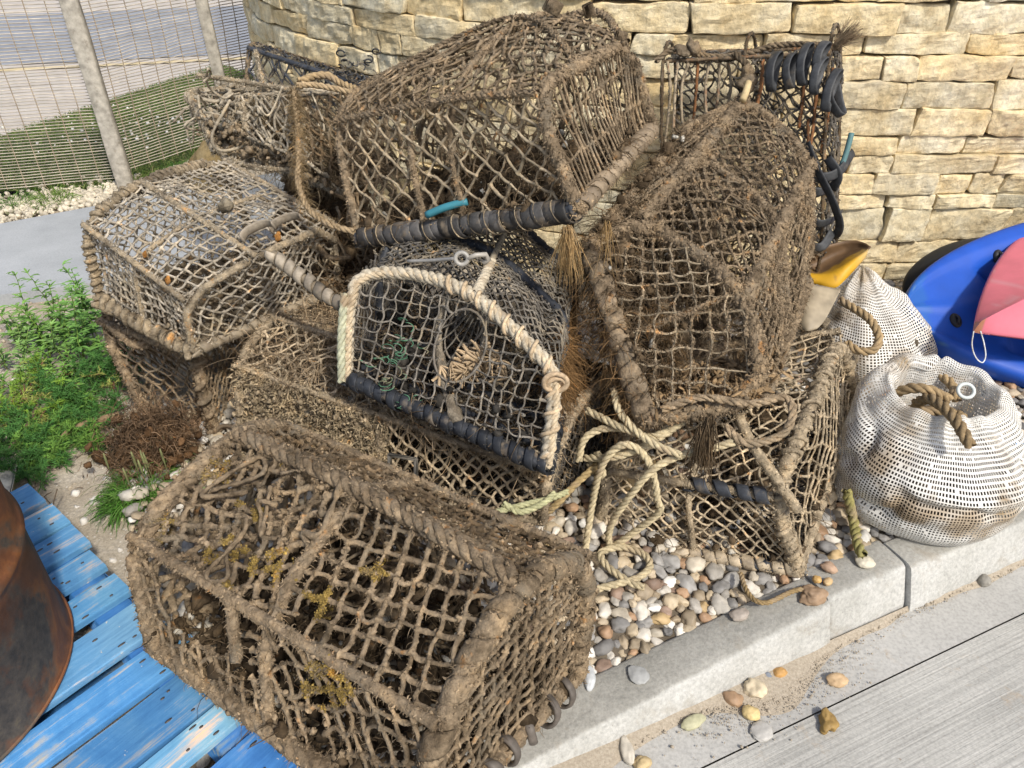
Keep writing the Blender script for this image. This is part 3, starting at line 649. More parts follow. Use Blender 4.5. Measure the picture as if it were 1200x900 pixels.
        ring = X[-1]; sweep(mb, resample(np.concatenate([ring, ring[:1]]), .01), .007, 8, col=c, lump=.25); s.pts.append(X.reshape(-1, 3)); return mb.build('entrance_funnel', M[mat], s.e)
    def weed(s, n=5000, L=.016, r=.0007, clods=700, cs=.006, frn=2500, frL=.02, col=None, frc=350, inner=0):
        """dried weed and mud clinging to cords and hoops"""
        n, frn, L, frL = int(n * 1.5), int(frn * 1.5), L * .8, frL * .72; rng = s.rng; P = np.concatenate(s.pts) if s.pts else np.zeros((0, 3)); c0 = s.fuzzcol if col is None else np.array(col); mb = MB()
        den = lambda Q: .5 + .5 * vn(Q * 7 + s.seed, 5)
        if len(P):
            Q = P[rng.integers(0, len(P), n * 2)]; Q = Q[rng.random(len(Q)) < den(Q)][:n] + rng.normal(0, .002, (1, 3))
            hairs(mb, Q, rng, L, r, None, .6, .6, 4, 3, np.clip(c0 * rng.uniform(.55, 1.5, (len(Q), 1)), 0, 1))
            clods = int(clods * 1.5); Q = P[rng.integers(0, len(P), clods * 3)]; Q = Q[rng.random(len(Q)) < den(Q)**2][:clods]; Q = Q + rng.normal(0, .002, Q.shape)
            blobs(mb, Q, np.minimum(rng.gamma(2, cs * .17, len(Q)), cs * .8), rng, 1, .75, col=np.clip(s.col * rng.uniform(.6, 1.25, (len(Q), 1)), 0, 1), freq=2.2)
            g = clods * 7; Q = P[rng.integers(0, len(P), g * 2)]; Q = Q[rng.random(len(Q)) < den(Q)**1.3][:g] + rng.normal(0, .0012, (1, 3)); hairs(mb, Q, rng, .0042, .0014, None, .1, .8, 3, 4, np.clip(s.col * rng.uniform(.55, 1.4, (len(Q), 1)), 0, 1))
        for F, r0 in s.fr:
            m = max(8, int(frn * len(F) / max(1, sum(len(x[0]) for x in s.fr)))); d = nrm(rng.normal(size=(m, 3))); k = rng.integers(0, len(F), m); Q = F[k] + d * r0 * .9
            hairs(mb, Q, rng, frL, r, d, .6, .7, 4, 3, np.clip(c0 * rng.uniform(.55, 1.5, (m, 1)), 0, 1))
            g = int(m * 2.4); d = nrm(rng.normal(size=(g, 3))); k = rng.integers(0, len(F), g); hairs(mb, F[k] + d * r0 * 1.0, rng, .0048, .0015, d, .1, .9, 3, 4, np.clip(s.col * rng.uniform(.55, 1.45, (g, 1)), 0, 1))
            m2 = max(3, int(2.5 * frc * len(F) / max(1, sum(len(x[0]) for x in s.fr)))); d = nrm(rng.normal(size=(m2, 3))); k = rng.integers(0, len(F), m2)
            blobs(mb, F[k] + d * r0, np.minimum(rng.gamma(2, cs * .18, m2), cs * .8), rng, 1, .75, col=np.clip(s.col * rng.uniform(.6, 1.25, (m2, 1)), 0, 1))
        return tag(mb.build('weed_growth', M['fuzz'], s.e), kind='stuff')
    def muck(s, n0=260, size=.014, zf=.35, col=None, hair=1500):
        """silt, shell and dead weed lying inside on the floor"""
        n = int(n0 * 2.2); rng = s.rng; mb = MB(); u, v = rng.random(n), rng.random(n); a = s.h[0][0] * (1 - u)[:, None] + s.h[-1][0] * u[:, None]; b = s.h[0][-1] * (1 - u)[:, None] + s.h[-1][-1] * u[:, None]
        P = a * (1 - v)[:, None] + b * v[:, None]; P[:, 2] += np.abs(rng.normal(0, .02, n)) + .006; c = (MUDD * .7 if col is None else np.array(col)) * rng.uniform(.5, 1.4, (n, 1))
        sh = rng.random(n) < .045; c[sh] = (.50, .47, .40); sz = rng.gamma(2.2, size / 4.4, n); sz = np.where(sh, np.minimum(sz * .7, .008), sz); blobs(mb, P, np.minimum(sz, size * 1.2), rng, 1, .5, col=np.clip(c, 0, 1))
        k = rng.integers(0, n, hair); hairs(mb, P[k], rng, .05, .0012, None, .3, .6, 5, 3, np.clip(MUDD * rng.uniform(.4, 1.4, (hair, 1)), 0, 1)); return tag(mb.build('silt_and_shells', M['fuzz'], s.e), kind='stuff')
def hoops_lerp(a, b, n): return [a * (1 - t) + b * t for t in np.linspace(0, 1, n)]

# A: the big mud-caked pot in front, standing half on the pallet
l = ats([(180, 755, 1.45), (152, 628, 1.38), (275, 506, 1.48), (335, 497, 1.70), (392, 612, 1.86)])
r = ats([(492, 985, 1.10), (512, 850, 1.06), (604, 678, 1.14), (692, 652, 1.37), (676, 792, 1.51)])
h = hoops_lerp(l, r, 3); h[1][2] += (0, 0, .012)
p = Pot('biggest lobster pot, caked in brown mud, in front with its corner on the blue pallet', h, 11, MUD * 1.08, .0040, .037)
wr = dict(pitch=.026, rw=.0085, col=MUD * 1.02)
p.hoop(0, .0185, dict(laid=.11)); p.hoop(1, .0125, dict(laid=.085)); p.hoop(2, .020, dict(pitch=.044, rw=.010, flat=(.019, .005), col=MUD * .95, lump=.35))
p.bar([h[0][0], h[1][0], h[2][0]], .019, dict(laid=.15), lump=.4); b = p.bar([h[0][4], h[1][4], h[2][4]], .017)
b = p.bar([h[2][0], h[2][4]], .019, None); o = MB()
for t in (.36, .47, .62, .74, .87):
    c = h[2][0] * (1 - t) + h[2][4] * t; ax = nrm(h[2][4] - h[2][0]); ax = nrm(ax + p.rng.normal(0, .30, 3)); a1 = nrm(np.cross(ax, (0, 0, 1))); a2 = np.cross(ax, a1); th = np.arange(28) * 2 * PI / 28
    ring = c + (a1 * np.cos(th)[:, None] + a2 * np.sin(th)[:, None]) * p.rng.uniform(.024, .031); o_ = MB(); sweep(o_, ring, 1., 10, (a1 * np.cos(th)[:, None] + a2 * np.sin(th)[:, None]), (.0045, .008), BLK * 1.2 + MUD * .25, .3, 60, 3, False, True)
    rr = o_.build('rubber_ring', M['rubber'], p.e); rr.parent = b
p.bar([h[0][0], h[0][4]], .018)
p.bar([q[1] for q in h], .0115, None, name='side_rail', lump=.18, col=MUD * 1.12)
mb = MB(); P = [h[0][2], h[1][2] + np.array([0, 0, .004]), h[2][2]]; rope(mb, P, .015, .07, 3, col=MUD * 1.05, lump=.25, S=8); rope(mb, np.array(P) + np.array([.012, .012, -.008]), .012, .06, 3, col=MUD * .98, lump=.25); p.fr.append((resample(P, .012), .02)); mb.build('ridge_rope', M['mud'], p.e)
p.bar([q[3] for q in h], .011, None, name='side_rail'); pst = h[1][1]; p.bar([pst * .78 + h[0][1] * .22, pst * .22 * .0 + (h[1][1] * .78 + h[0][1] * .22) * .45 + (h[1][0] * .78 + h[0][0] * .22) * .55], .013, None, name='side_post', col=MUD * 1.1)
hl = lambda X: (X[:, 0] > .055) & (X[:, 0] < .31) & (X[:, 1] > .085 + .02 * np.sin(X[:, 0] * 40))
p.side(0, .2, -.008, [0], hole=hl, sp=.031, miss=.04, jit=.2, warp=.9, r=.0036); p.side(0, .5, -.01, [1], sp=.033, miss=.03, jit=.12, warp=.6, r=.0034); p.side(1, .22, -.012, [1], jit=.07, warp=.3, sp=.0345); p.side(1, .35, -.015, [0], jit=.15, warp=.75, r=.0047, miss=.04, lump=.5, sp=.0335); p.side(2, .1, -.01, sp=.026, aspect=1.25, r=.0036, col=MUDD); p.side(3, .1, -.01, col=MUDD, sp=.034)  # nets on the back slope use darker mud: shade put into their colour
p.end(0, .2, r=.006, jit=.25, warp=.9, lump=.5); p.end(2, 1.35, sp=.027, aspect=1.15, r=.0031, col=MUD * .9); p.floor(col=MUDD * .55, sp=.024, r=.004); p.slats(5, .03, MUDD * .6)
p.funnel(1, (h[1][1] * .5 + h[1][3] * .5) - (0, 0, .04), .11, .12, h[2][2] - h[0][2], col=MUDD * .8)
# rope scraps and thick weed tangles caked on the left half of the top
mb = MB(); rg = np.random.default_rng(4)
for k in range(5):
    u, v = rg.uniform(.02, .48), rg.uniform(.05, .95); L = []
    for q in range(5):
        u = np.clip(u + rg.normal(0, .06), .01, .55); v = np.clip(v + rg.normal(0, .18), .02, .98); t = u * 2; a = h[0] * (1 - t) + h[1] * t if t < 1 else h[1]; L.append(a[1] * (1 - v) + a[2] * v + np.array([0, 0, rg.uniform(.0, .014)]))
    sweep(mb, resample(L, .008), rg.uniform(.003, .0055), 7, col=MUD * rg.uniform(.85, 1.15), lump=.6, freq=90, seed=k)
AP = np.concatenate(p.pts); q0 = (h[0][1] + h[0][2] + h[1][1] + h[1][2]) / 4; near = AP[np.linalg.norm(AP - q0, axis=1) < .24]; near = near[vn(near * 22, 3) > -.05]; n = 9000; near = near[rg.integers(0, len(near), n)] + rg.normal(0, .0022, (n, 3))
hairs(mb, near, rg, .0048, .0018, None, .1, .9, 3, 5, np.clip(MUD * rg.uniform(.6, 1.4, (n, 1)), 0, 1)); blobs(mb, near[:900] + rg.normal(0, .003, (900, 3)), np.minimum(rg.gamma(2, .0013, 900), .005), rg, 1, .8, col=MUD * rg.uniform(.7, 1.2, (900, 1)))
ylw = [((270, 660), 60), ((255, 555), 25), ((345, 535), 20), ((330, 665), 30), ((375, 705), 30), ((295, 600), 25), ((385, 800), 60), ((190, 618), 20), ((440, 665), 20)]
Q = []; AP = np.concatenate(p.pts)
for (uu, vv), m in ylw:
    rel = AP - CC; dd = rel @ FW; pu = 600 + CF * (rel @ RT) / dd; pv = 450 - CF * (rel @ UP) / dd; near = AP[(np.hypot(pu - uu, pv - vv) < 11 + .32 * m) & (dd < 1.5)]
    if len(near): near = near[vn(near * 60, 8) > -.25]
    if len(near): Q.append(near[rg.integers(0, len(near), m * 30)] + rg.normal(0, .0028, (m * 30, 3)) + (0, -.002, .003))
Q = np.concatenate(Q); blobs(mb, Q, rg.uniform(.0006, .0022, len(Q)), rg, 0, .5, col=np.array((.40, .28, .085)) * rg.uniform(.6, 1.15, (len(Q), 1))); mb.build('caked_rope_scraps', M['mud'], p.e)
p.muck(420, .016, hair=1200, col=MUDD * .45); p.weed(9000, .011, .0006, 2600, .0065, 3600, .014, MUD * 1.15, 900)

# H: low pale pot below the middle, smothered in dry weed on its left half
l = ats([(288, 545, 2.02), (276, 428, 1.93), (318, 372, 2.02), (380, 345, 2.25), (410, 430, 2.5)]); r = ats([(636, 612, 1.72), (642, 556, 1.65), (672, 478, 1.72), (720, 430, 1.95), (735, 500, 2.15)])
h = hoops_lerp(l, r, 3); p = Pot('low pale lobster pot smothered in dry weed, under the pot with the cream rope hoop', h, 23, np.array((.42, .335, .225)), .0028, .028, fuzzcol=(.36, .265, .15))
for k in range(3): p.hoop(k, .013, dict(laid=.08))
p.bar([q[0] for q in h], .012); p.bar([q[4] for q in h], .012); p.bar([q[1] for q in h], .009, None, name='side_rail'); p.bar([q[2] for q in h], .009, None, name='side_rail')
p.side(0, .95, -.012, [1], jit=.06, warp=.3, aspect=.72, sp=.031, r=.0033, col=TAN * 1.12, mat='cord', miss=0, lump=.2); p.side(0, .8, -.01, [0], jit=.22, warp=1.1, r=.0042, sp=.021, lump=.5); p.side(1, .8, .006, jit=.22, warp=.9, mat='cord', sp=.024); p.side(2, .8, -.02, [0]); p.side(2, .8, -.02, [1], col=DARK); p.side(3, .7, col=DARK * .8, sp=.018); p.end(0, .8, jit=.2, warp=.8); p.end(2, .8, col=DARK * 2); p.floor(col=DARK * .8, sp=.016)  # inner nets near-black: black netting, with interior shade put into the colour
mb = MB(); c = at(472, 545, 1.74); ex = nrm(h[2][0] - h[0][0]); ez = nrm(h[1][1] - h[1][0]); ey = np.cross(ex, ez)
for sgn, a, b2, dm in ((1, ex, ez, (.075, .009)), (1, ez, ex, (.046, .010))):
    for t in (-1, 1): box(mb, c + b2 * t * (.021 if a is ex else .034), [a, b2, ey], (dm[0], dm[1], .008), (.22, .20, .165), .002)
mb.build('escape_frame', M['plastic'], p.e)
rg = np.random.default_rng(31); mb = MB(); n = 2600; u = rg.beta(1.1, 1.8, n); v = rg.random(n); q = (h[0][1] * (1 - u)[:, None] + h[2][1] * u[:, None]) * (1 - v)[:, None] + (h[0][3] * (1 - u)[:, None] + h[2][3] * u[:, None]) * v[:, None]; q[:, 2] += .03 * np.sin(PI * v) + rg.normal(0, .012, n)
hairs(mb, q, rg, .085, .0011, None, .5, .8, 6, 3, np.clip(np.array((.40, .30, .19)) * rg.uniform(.5, 1.35, (n, 1)), 0, 1))
n = 1000; u = rg.beta(1, 2, n) * .9; v = rg.beta(1.2, 1.2, n); q = (h[0][0] * (1 - u)[:, None] + h[2][0] * u[:, None]) * (1 - v)[:, None] + (h[0][1] * (1 - u)[:, None] + h[2][1] * u[:, None]) * v[:, None]; kp = (u < .5); q = q[kp] + rg.normal(0, .012, (kp.sum(), 3))
blobs(mb, q, np.minimum(rg.gamma(2, .0016, len(q)), .006), rg, 1, .8, col=np.array((.42, .335, .22)) * rg.uniform(.6, 1.25, (len(q), 1)))
mb.build('caked_weed', M['fuzz'], p.e); p.weed(7000, .018, .0007, 800, .006, 2500, .02, (.36, .27, .165), 400); p.muck(160, .012, col=DARK * 1.2)
g_ = MB(); rg = np.random.default_rng(12); n = 9000; u = rg.random(n) * .52; v = rg.random(n); q = (h[0][0] * (1 - u)[:, None] + h[2][0] * u[:, None]) * (1 - v)[:, None] + (h[0][1] * (1 - u)[:, None] + h[2][1] * u[:, None]) * v[:, None]; q = q[vn(q * 45, 3) > -.15]; hairs(g_, q + rg.normal(0, .007, q.shape), rg, .014, .0022, None, .2, .9, 4, 5, np.clip(np.array((.42, .335, .215)) * rg.uniform(.45, 1.3, (len(q), 1)), 0, 1)); tag(g_.build('crust', M['fuzz'], p.e), kind='stuff')

# B: the pot with the cream rope hoop
n_ = ats([(406, 443, 1.74), (410, 336, 1.72), (437, 318, 1.74), (498, 322, 1.69), (558, 345, 1.62), (632, 415, 1.55), (652, 442, 1.54), (640, 546, 1.56)])
k_ = n_ + (at(665, 420, 1.98) - at(640, 546, 1.56)) * np.array([1, 1, .62])
k_[:, 2] += .0
h = hoops_lerp(n_, k_, 3); p = Pot('lobster pot with a fat cream rope hoop and black netting, middle of the heap', h, 37, DARK * 3.2, .0020, .0265)
mb = MB(); P = chaikin(h[0], 1); sweep(mb, resample(P, .01, False), .011, 8, col=CREAM * .85, lump=.15); hp = mb.build('hoop', M['rope'], p.e); p.fr.append((resample(P[:4], .02, False), .012))
mb = MB(); rope(mb, P, .0148, .062, 3, .005, CREAM, 9, .2, 4, .12, False); rope(mb, P + np.array([.004, -.009, .003]), .0082, .040, 3, .005, CREAM * np.array((1, .93, .84)), 7, .2, 5, .15, False); coil(mb, P[6:], .0150, .0042, .043, col=CREAM * np.array((1., .88, .76)), seed=9, colj=.25, lump=.25, smooth=False)
P_ = resample(P, .01, False); n = 900; k = R0.integers(0, len(P_), n); d = nrm(R0.normal(size=(n, 3))); hairs(mb, P_[k] + d * .014, R0, .012, .0006, d, .4, .9, 4, 3, np.clip(CREAM * R0.uniform(.6, 1.1, (n, 1)), 0, 1))
rope(mb, [h[0][0] + np.array([-.008, -.016, 0]), h[0][0] * .5 + h[0][1] * .5 + np.array([-.012, -.018, 0]), h[0][1] + np.array([-.01, -.015, -.01])], .010, .06, 3, col=np.array((.42, .42, .29)))
c = h[0][6]
for k in range(3):
    th = np.linspace(0, 2 * PI * 1.2, 26); a = .013 + .005 * k; Pq = c + np.stack([np.cos(th) * a, -.014 + 0 * th - .003 * k, np.sin(th) * a * .9], 1) + rng.normal(0, .003, 3); sweep(mb, Pq, .0052, 7, col=CREAM * np.array((1, .85, .72)) * (1 - .1 * k), lump=.2)
w = mb.build('rope_binding', M['rope'], p.e); w.parent = hp
p.hoop(1, .011, None, 'rubber', BLK * 1.5); p.hoop(2, .012, None, 'rubber', BLK * 1.5)
b = p.bar([h[0][0], h[0][7]], .017, None, 'rubberc', BLK * 1.3 + .01); p.wrap(b, [h[0][0], h[0][7]], .019, pitch=.034, rw=.0, flat=(.0105, .0022), col=BLK * 1.2, mat='rubber', name='rubber_strip', lump=.1)
p.bar([h[0][7], h[2][7]], .019, dict(pitch=.03, rw=0, flat=(.012, .003), col=BLK * 1.1, mat='rubber', name='rubber_strip', lump=.1), 'rubber', BLK); p.bar([h[0][0], h[2][0]], .015, None, 'rubber', BLK)
# cream lashing running back along the top edge, then the black side rail
mb = MB(); q0 = h[0][4]; q1 = h[2][4]; P = [q0, q0 * .62 + q1 * .38]; rope(mb, P, .0125, .05, 3, .005, CREAM * .95, 8, .2, 6); sweep(mb, resample([q0, q1], .015, False), .008, 8, col=CREAM * .6); mb.build('top_rail', M['rope'], p.e)
mb = MB(); c = at(541, 303, 1.62); th = np.arange(20) * 2 * PI / 20; ring = c + np.stack([np.cos(th) * .013, np.sin(th) * .004, np.sin(th) * .012], 1); sweep(mb, ring, .0048, 8, col=(.34, .32, .28), closed=True, caps=False)
sweep(mb, [c + (.012, 0, 0), c + (.03, .004, .006), c + (.05, .012, .004), c + (.056, .02, -.012), c + (.045, .018, -.02)], .0055, 8, col=(.36, .33, .28)); sweep(mb, resample([at(478, 306, 1.68), at(508, 305, 1.66), c - (.014, 0, 0)], .01), .004, 6, col=(.26, .25, .23)); mb.build('snap_hook', M['metal'], p.e)
f, poly = poly_map(h[0], .0, p.rng)
left = poly.copy(); mb = MB(); ctr = .10
p.pts.append(net2d(mb, poly, f, .0265, 1.46, .0020, p.rng, .09, .45, 1.0, col=np.array((.20, .18, .15)), hole=lambda X: ((X[:, 0] - .035) / .055)**2 + ((X[:, 1] - .01) / .075)**2 < 1, cj=.25)); mb.build('end_netting', M['cord'], p.e)
mb = MB(); cm_ = f(np.array([[.05, 0.]]))[0]; 
for k in range(13):
    th = k * 2 * PI / 13; a = f(np.array([[.035 + .06 * math.cos(th), .01 + .08 * math.sin(th)]]))[0]; bq = f(np.array([[.045 + .02 * math.cos(th), -.01 + .025 * math.sin(th)]]))[0] + nrm(h[2][3] - h[0][3]) * .15; sweep(mb, resample([a, (a + bq) / 2 + (0, 0, -.01), bq], .012), .0022, 5, col=(.17, .155, .13), lump=.3)
for t in (.0, .35, .7):
    rr = 1 - .6 * t; L = [f(np.array([[.035 + .06 * rr * math.cos(q), .01 + .08 * rr * math.sin(q)]]))[0] + nrm(h[2][3] - h[0][3]) * .15 * t for q in np.linspace(0, 2 * PI, 25)]; sweep(mb, L, .0028, 5, col=(.24, .21, .17), lump=.3)
mb.build('entrance_funnel', M['cord'], p.e)
st = MB(); a = f(np.array([[-.045, -.115]]))[0]; bq = f(np.array([[-.06, .10]]))[0]
P = resample([h[0][0] * .42 + h[0][7] * .58 + np.array([0, 0, .01]), a * .5 + bq * .5 + np.array([.015, 0, -.03]), h[0][4] * .55 + h[0][3] * .45], .008); sweep(st, P, np.linspace(.016, .006, len(P)), 8, col=(.30, .255, .19), lump=.35, freq=60); st.build('middle_strut', M['mud'], p.e)
p.side(3, .78, -.015, sp=.019, col=DARK * 2.2, mat='cord'); p.side(4, .78, -.012, sp=.019, col=np.array((.19, .17, .14)), mat='cord'); p.side(5, .78, -.012, sp=.02, col=np.array((.16, .145, .12)), mat='cord'); p.side(6, .78, -.01, sp=.019, col=DARK * 2, mat='cord'); p.side(0, .78, col=DARK * 2, mat='cord'); p.side(2, .78, sp=.022, col=DARK * 2.5, mat='cord'); p.end(2, .78, col=DARK * 1.5, sp=.018); p.floor(col=DARK, mat='cord', sp=.016); p.end(1, .5, col=DARK * 1.3, sp=.03)
mb = MB()
for k in range(5):                                       # black floor bars and rubber strips seen through the net
    t = .12 + .2 * k; sweep(mb, resample([h[0][0] * (1 - t) + h[2][0] * t, h[0][7] * (1 - t) + h[2][7] * t], .02, False), .011, 8, col=BLK * 1.4, lump=.2)
mb.build('floor_bars', M['rubber'], p.e)
rg = np.random.default_rng(71); mb = MB(); c = at(562, 425, 1.645)      # dry frond of sea-oak caught inside
for k in range(20):
    b0 = c + rg.normal(0, .03, 3) * np.array([1.1, .4, .45]); d0 = nrm(np.array([rg.normal(-.3, .6), rg.normal(-.3, .2), rg.normal(-.1, .6)])); s0 = nrm(np.cross(d0, nrm(np.array([rg.normal(0, .3), -1, rg.normal(.4, .3)]))))
    cf = np.array((.44, .32, .19)) * rg.uniform(.65, 1.25)
    for f in np.linspace(-.9, .9, rg.integers(5, 8)):
        d = nrm(d0 + s0 * f + rg.normal(0, .12, 3)); L = rg.uniform(.026, .045); q0 = b0 + d0 * abs(f) * -.002; nn_ = nrm(np.cross(d, s0)); P = resample(np.array([q0, q0 + d * L * .5 + nn_ * L * rg.normal(.05, .1), q0 + d * L + nn_ * L * rg.normal(.15, .2)]), .005); T, N, B = frames(P); sweep(mb, P, np.linspace(.0024, .0034, len(T)), 6, N, (.35, 1.1), cf * rg.uniform(.85, 1.15))
mb.build('dry_seaweed', M['leaf'], p.e)
mb = MB(); 
for k in range(34):
    c = at(rg.normal(460, 14), rg.normal(430, 26), 1.66); th = np.linspace(0, rg.uniform(2, 5), 8); a = rg.uniform(.006, .016); o = rg.uniform(0, 6); sweep(mb, c + np.stack([np.cos(th + o) * a, rg.normal(0, .003) + .004 * th, np.sin(th + o) * a * rg.uniform(.3, 1)], 1), .0011, 5, col=np.array((.075, .17, .10)) * rg.uniform(.7, 1.5))
mb.build('green_twine', M['rope'], p.e); p.muck(180, .013, col=DARK); p.weed(2600, .012, .0006, 350, .004, 500, .012, (.26, .22, .16), 60)
n = 1700; rg = np.random.default_rng(8); t = rg.random((n, 1)); a = h[0][6] * (1 - t) + h[2][6] * t; t = rg.random((n, 1)) * .8; q = a * (1 - t) + (h[1][7]) * t; mb = MB(); hairs(mb, q, rg, .06, .0007, np.tile([[.1, -.2, -.8]], (n, 1)), .4, .8, 6, 3, np.array((.24, .14, .06)) * rg.uniform(.5, 1.5, (n, 1))); tag(mb.build('hanging_weed', M['fuzz'], p.e), kind='stuff')

# E: pot on the pebbles at the right
l = ats([(700, 632, 1.88), (712, 552, 1.80), (750, 478, 1.88), (800, 408, 2.08), (815, 462, 2.28)]); r = ats([(936, 668, 1.72), (905, 582, 1.66), (950, 480, 1.72), (985, 388, 1.93), (1002, 475, 2.08)])
h = hoops_lerp(l, r, 3); p = Pot('sagging tan lobster pot on the pebbles by the kerb, yellow rope flung over it', h, 41, TAN * 1.12, .0025, .0235)
p.hoop(0, .016, dict(laid=.09, col=TAN * .8), 'mud', TAN * .75); p.hoop(1, .009); p.hoop(2, .019, dict(pitch=.034, rw=.006, col=TAN * 1.1), 'mud', TAN * 1.05, rnd=2)
b = p.bar([q[0] for q in h], .014, dict(pitch=.03, rw=0, flat=(.0135, .003), col=TAN * 1.0, mat='rubberc', name='rubber_strip', lump=.2), 'rubberc', BLK * 2); p.bar([q[4] for q in h], .014); p.bar([h[2][0], h[2][4]], .014); b = p.bar([q[1] for q in h], .012, None, 'mud', TAN * .9, 'side_rail'); p.wrap(b, [h[1][1] * .9 + h[0][1] * .1, h[2][1]], .0145, pitch=.042, rw=0, flat=(.014, .003), col=BLK * 1.8, mat='rubber', name='rubber_strip', part=(.1, .95)); p.bar([q[3] for q in h], .010, None, name='side_rail')
p.side(0, .72, -.02, mat='cord', jit=.1, warp=.5); p.side(1, .75, -.02, mat='cord', warp=.6, sp=.026); p.side(2, .3, -.01, mat='cord', sp=.029, r=.0028, warp=.8); p.side(3, .7); p.end(0, .7); p.end(2, .75, -.01, jit=.2, warp=.9, sp=.034); p.floor(col=DARK, sp=.018)
p.bar(ats([(866, 488, 1.66), (880, 520, 1.63), (905, 555, 1.62), (935, 598, 1.64)]), .014, None, 'mud', TAN * .98, 'broken_pipe', lump=.2, smooth=True); p.muck(300, .013, col=MUDD * .6)
p.weed(2000, .011, .0006, 420, .005, 1500, .013, (.36, .28, .18), 260)

# G: dark pot under the left one
h = [ats([(182, 505, 2.22), (116, 376, 2.12), (150, 330, 2.25), (225, 330, 2.6), (240, 420, 2.72)]), ats([(252, 512, 2.14), (226, 418, 2.0), (260, 380, 2.15), (300, 380, 2.5), (305, 462, 2.55)])]
p = Pot('crushed dark lobster pot at the bottom left, under the grey netted one', h, 53, MUD * 1.15, .0031, .031)
p.hoop(0, .015, dict(laid=.09)); p.hoop(1, .016, dict(pitch=.05, rw=.009)); p.bar([h[0][0], h[1][0]], .014); p.bar([h[0][1], h[1][1]], .012, name='side_rail'); p.bar([h[0][4], h[1][4]], .012); p.bar(ats([(128, 382, 2.1), (160, 405, 2.06), (190, 398, 2.06), (222, 420, 1.99)]), .013, None, smooth=True, name='side_rail'); p.side(0, .8, -.03, warp=.8, jit=.15); p.side(1, .8); p.side(2, .8); p.end(1, .75, sp=.026); p.end(0, .8); p.floor()
c = at(266, 512, 2.12)
for k in range(2):
    th = np.arange(26) * 2 * PI / 26; mb = MB(); sweep(mb, c + np.stack([np.cos(th) * (.035 - .01 * k), np.sin(th) * .012 + .01 * k, np.sin(th) * (.03 - .01 * k)], 1), .006, 8, col=MUDD * .7, lump=.2, closed=True, caps=False); mb.build('rubber_ring', M['rubberc'], p.e)
p.muck(160, .012, hair=900); p.weed(1800, .014, .0007, 500, .006, 1600, .016, (.24, .165, .095), 300)

# F: grey netted pot on the left
l = ats([(118, 352, 2.02), (97, 263, 1.92), (165, 212, 2.02), (262, 187, 2.28), (300, 290, 2.42)]); r = ats([(226, 412, 1.90), (216, 352, 1.82), (300, 300, 1.85), (392, 262, 2.08), (398, 338, 2.2)])
h = hoops_lerp(l, r, 3); p = Pot('grey tan lobster pot with fine square netting, nearest the weeds on the left', h, 67, np.array((.37, .325, .255)), .0028, .0262, fuzzcol=(.30, .26, .19))
p.hoop(0, .014, dict(pitch=.02, rw=.006, col=TAN * .8), col=TAN * .8); p.hoop(1, .008, col=TAN); p.hoop(2, .012, None, 'mud', TAN * .95)
b = p.bar([q[0] for q in h], .018, dict(pitch=.028, rw=.011, col=TAN * .85), 'mud', TAN * .8); b = p.bar([h[2][0], h[2][4]], .016, dict(pitch=.03, rw=0, flat=(.014, .004), col=TAN * .75, mat='rubberc', name='rubber_strip'), 'mud', TAN * .7); p.bar([h[0][4], h[2][4]], .013); p.bar([h[0][0], h[0][4]], .013)
for k in (1, 2, 3): p.bar([q[k] for q in h], .009, None, 'mud', TAN * 1.0, 'side_rail')
p.side(0, .05, -.008, mat='cord', jit=.07, warp=.4, sp=.0215); p.side(1, .12, .012, mat='cord', jit=.08, warp=.5); p.side(2, .12, .008, mat='cord', jit=.1, warp=.6); p.end(2, .7, mat='cord', warp=.7); p.end(0, .4, mat='cord'); p.floor(mat='cord'); p.slats(7, .026, TAN * .62)
for sx, (u0, v0, d0) in enumerate([(302, 272, 1.86), (335, 262, 1.92)]):
    c = at(u0, v0, d0); mb = MB(); th = np.linspace(.2, 3.6, 22); a = .035; P = c + np.cos(th)[:, None] * a * 1.1 * nrm(np.array([1, .1, .25])) + np.sin(th)[:, None] * a * .75 * nrm(np.array([.2, .9, .35])); sweep(mb, P, 1., 8, nrm(P - c), (.003, .013), SLATE * .7 + TAN * .55, .25, 40); mb.build('loose_rubber_strip', M['rubberc'], p.e)
mb = MB(); P = ats([(318, 298, 1.80), (350, 322, 1.80), (382, 346, 1.78), (412, 362, 1.76)]); sweep(mb, resample(P, .012), .012, 8, col=TAN * .5, lump=.2); wb = mb.build('wrapped_bar', M['rubberc'], p.e); mb = MB(); coil(mb, P, .014, 0, .030, (.012, .004), col=SLATE * .6 + TAN * .5, seed=3, smooth=True, colj=.9, lump=.5); w_ = mb.build('rubber_strip', M['rubberc'], p.e); w_.parent = wb
mb = MB(); blobs(mb, ats([(264, 241, 1.98)]), np.array([.022]), np.random.default_rng(3), 2, .4, col=(.33, .28, .2)); mb.build('barnacle_lump', M['mud'], p.e)
for q_, a in (((170, 298, 1.86), .009), ((197, 328, 1.82), .011), ((326, 277, 1.79), .012)):
    mb = MB(); blobs(mb, ats([q_]), np.array([[a * .7, a * .35, a * .9]]), np.random.default_rng(3), 2, .5, col=(.45, .21, .06)); mb.build('orange_scrap', M['mud'], p.e)
p.muck(150, .014, col=TAN * .6); p.weed(4200, .012, .0006, 700, .005, 2200, .016, (.34, .27, .18), 260)

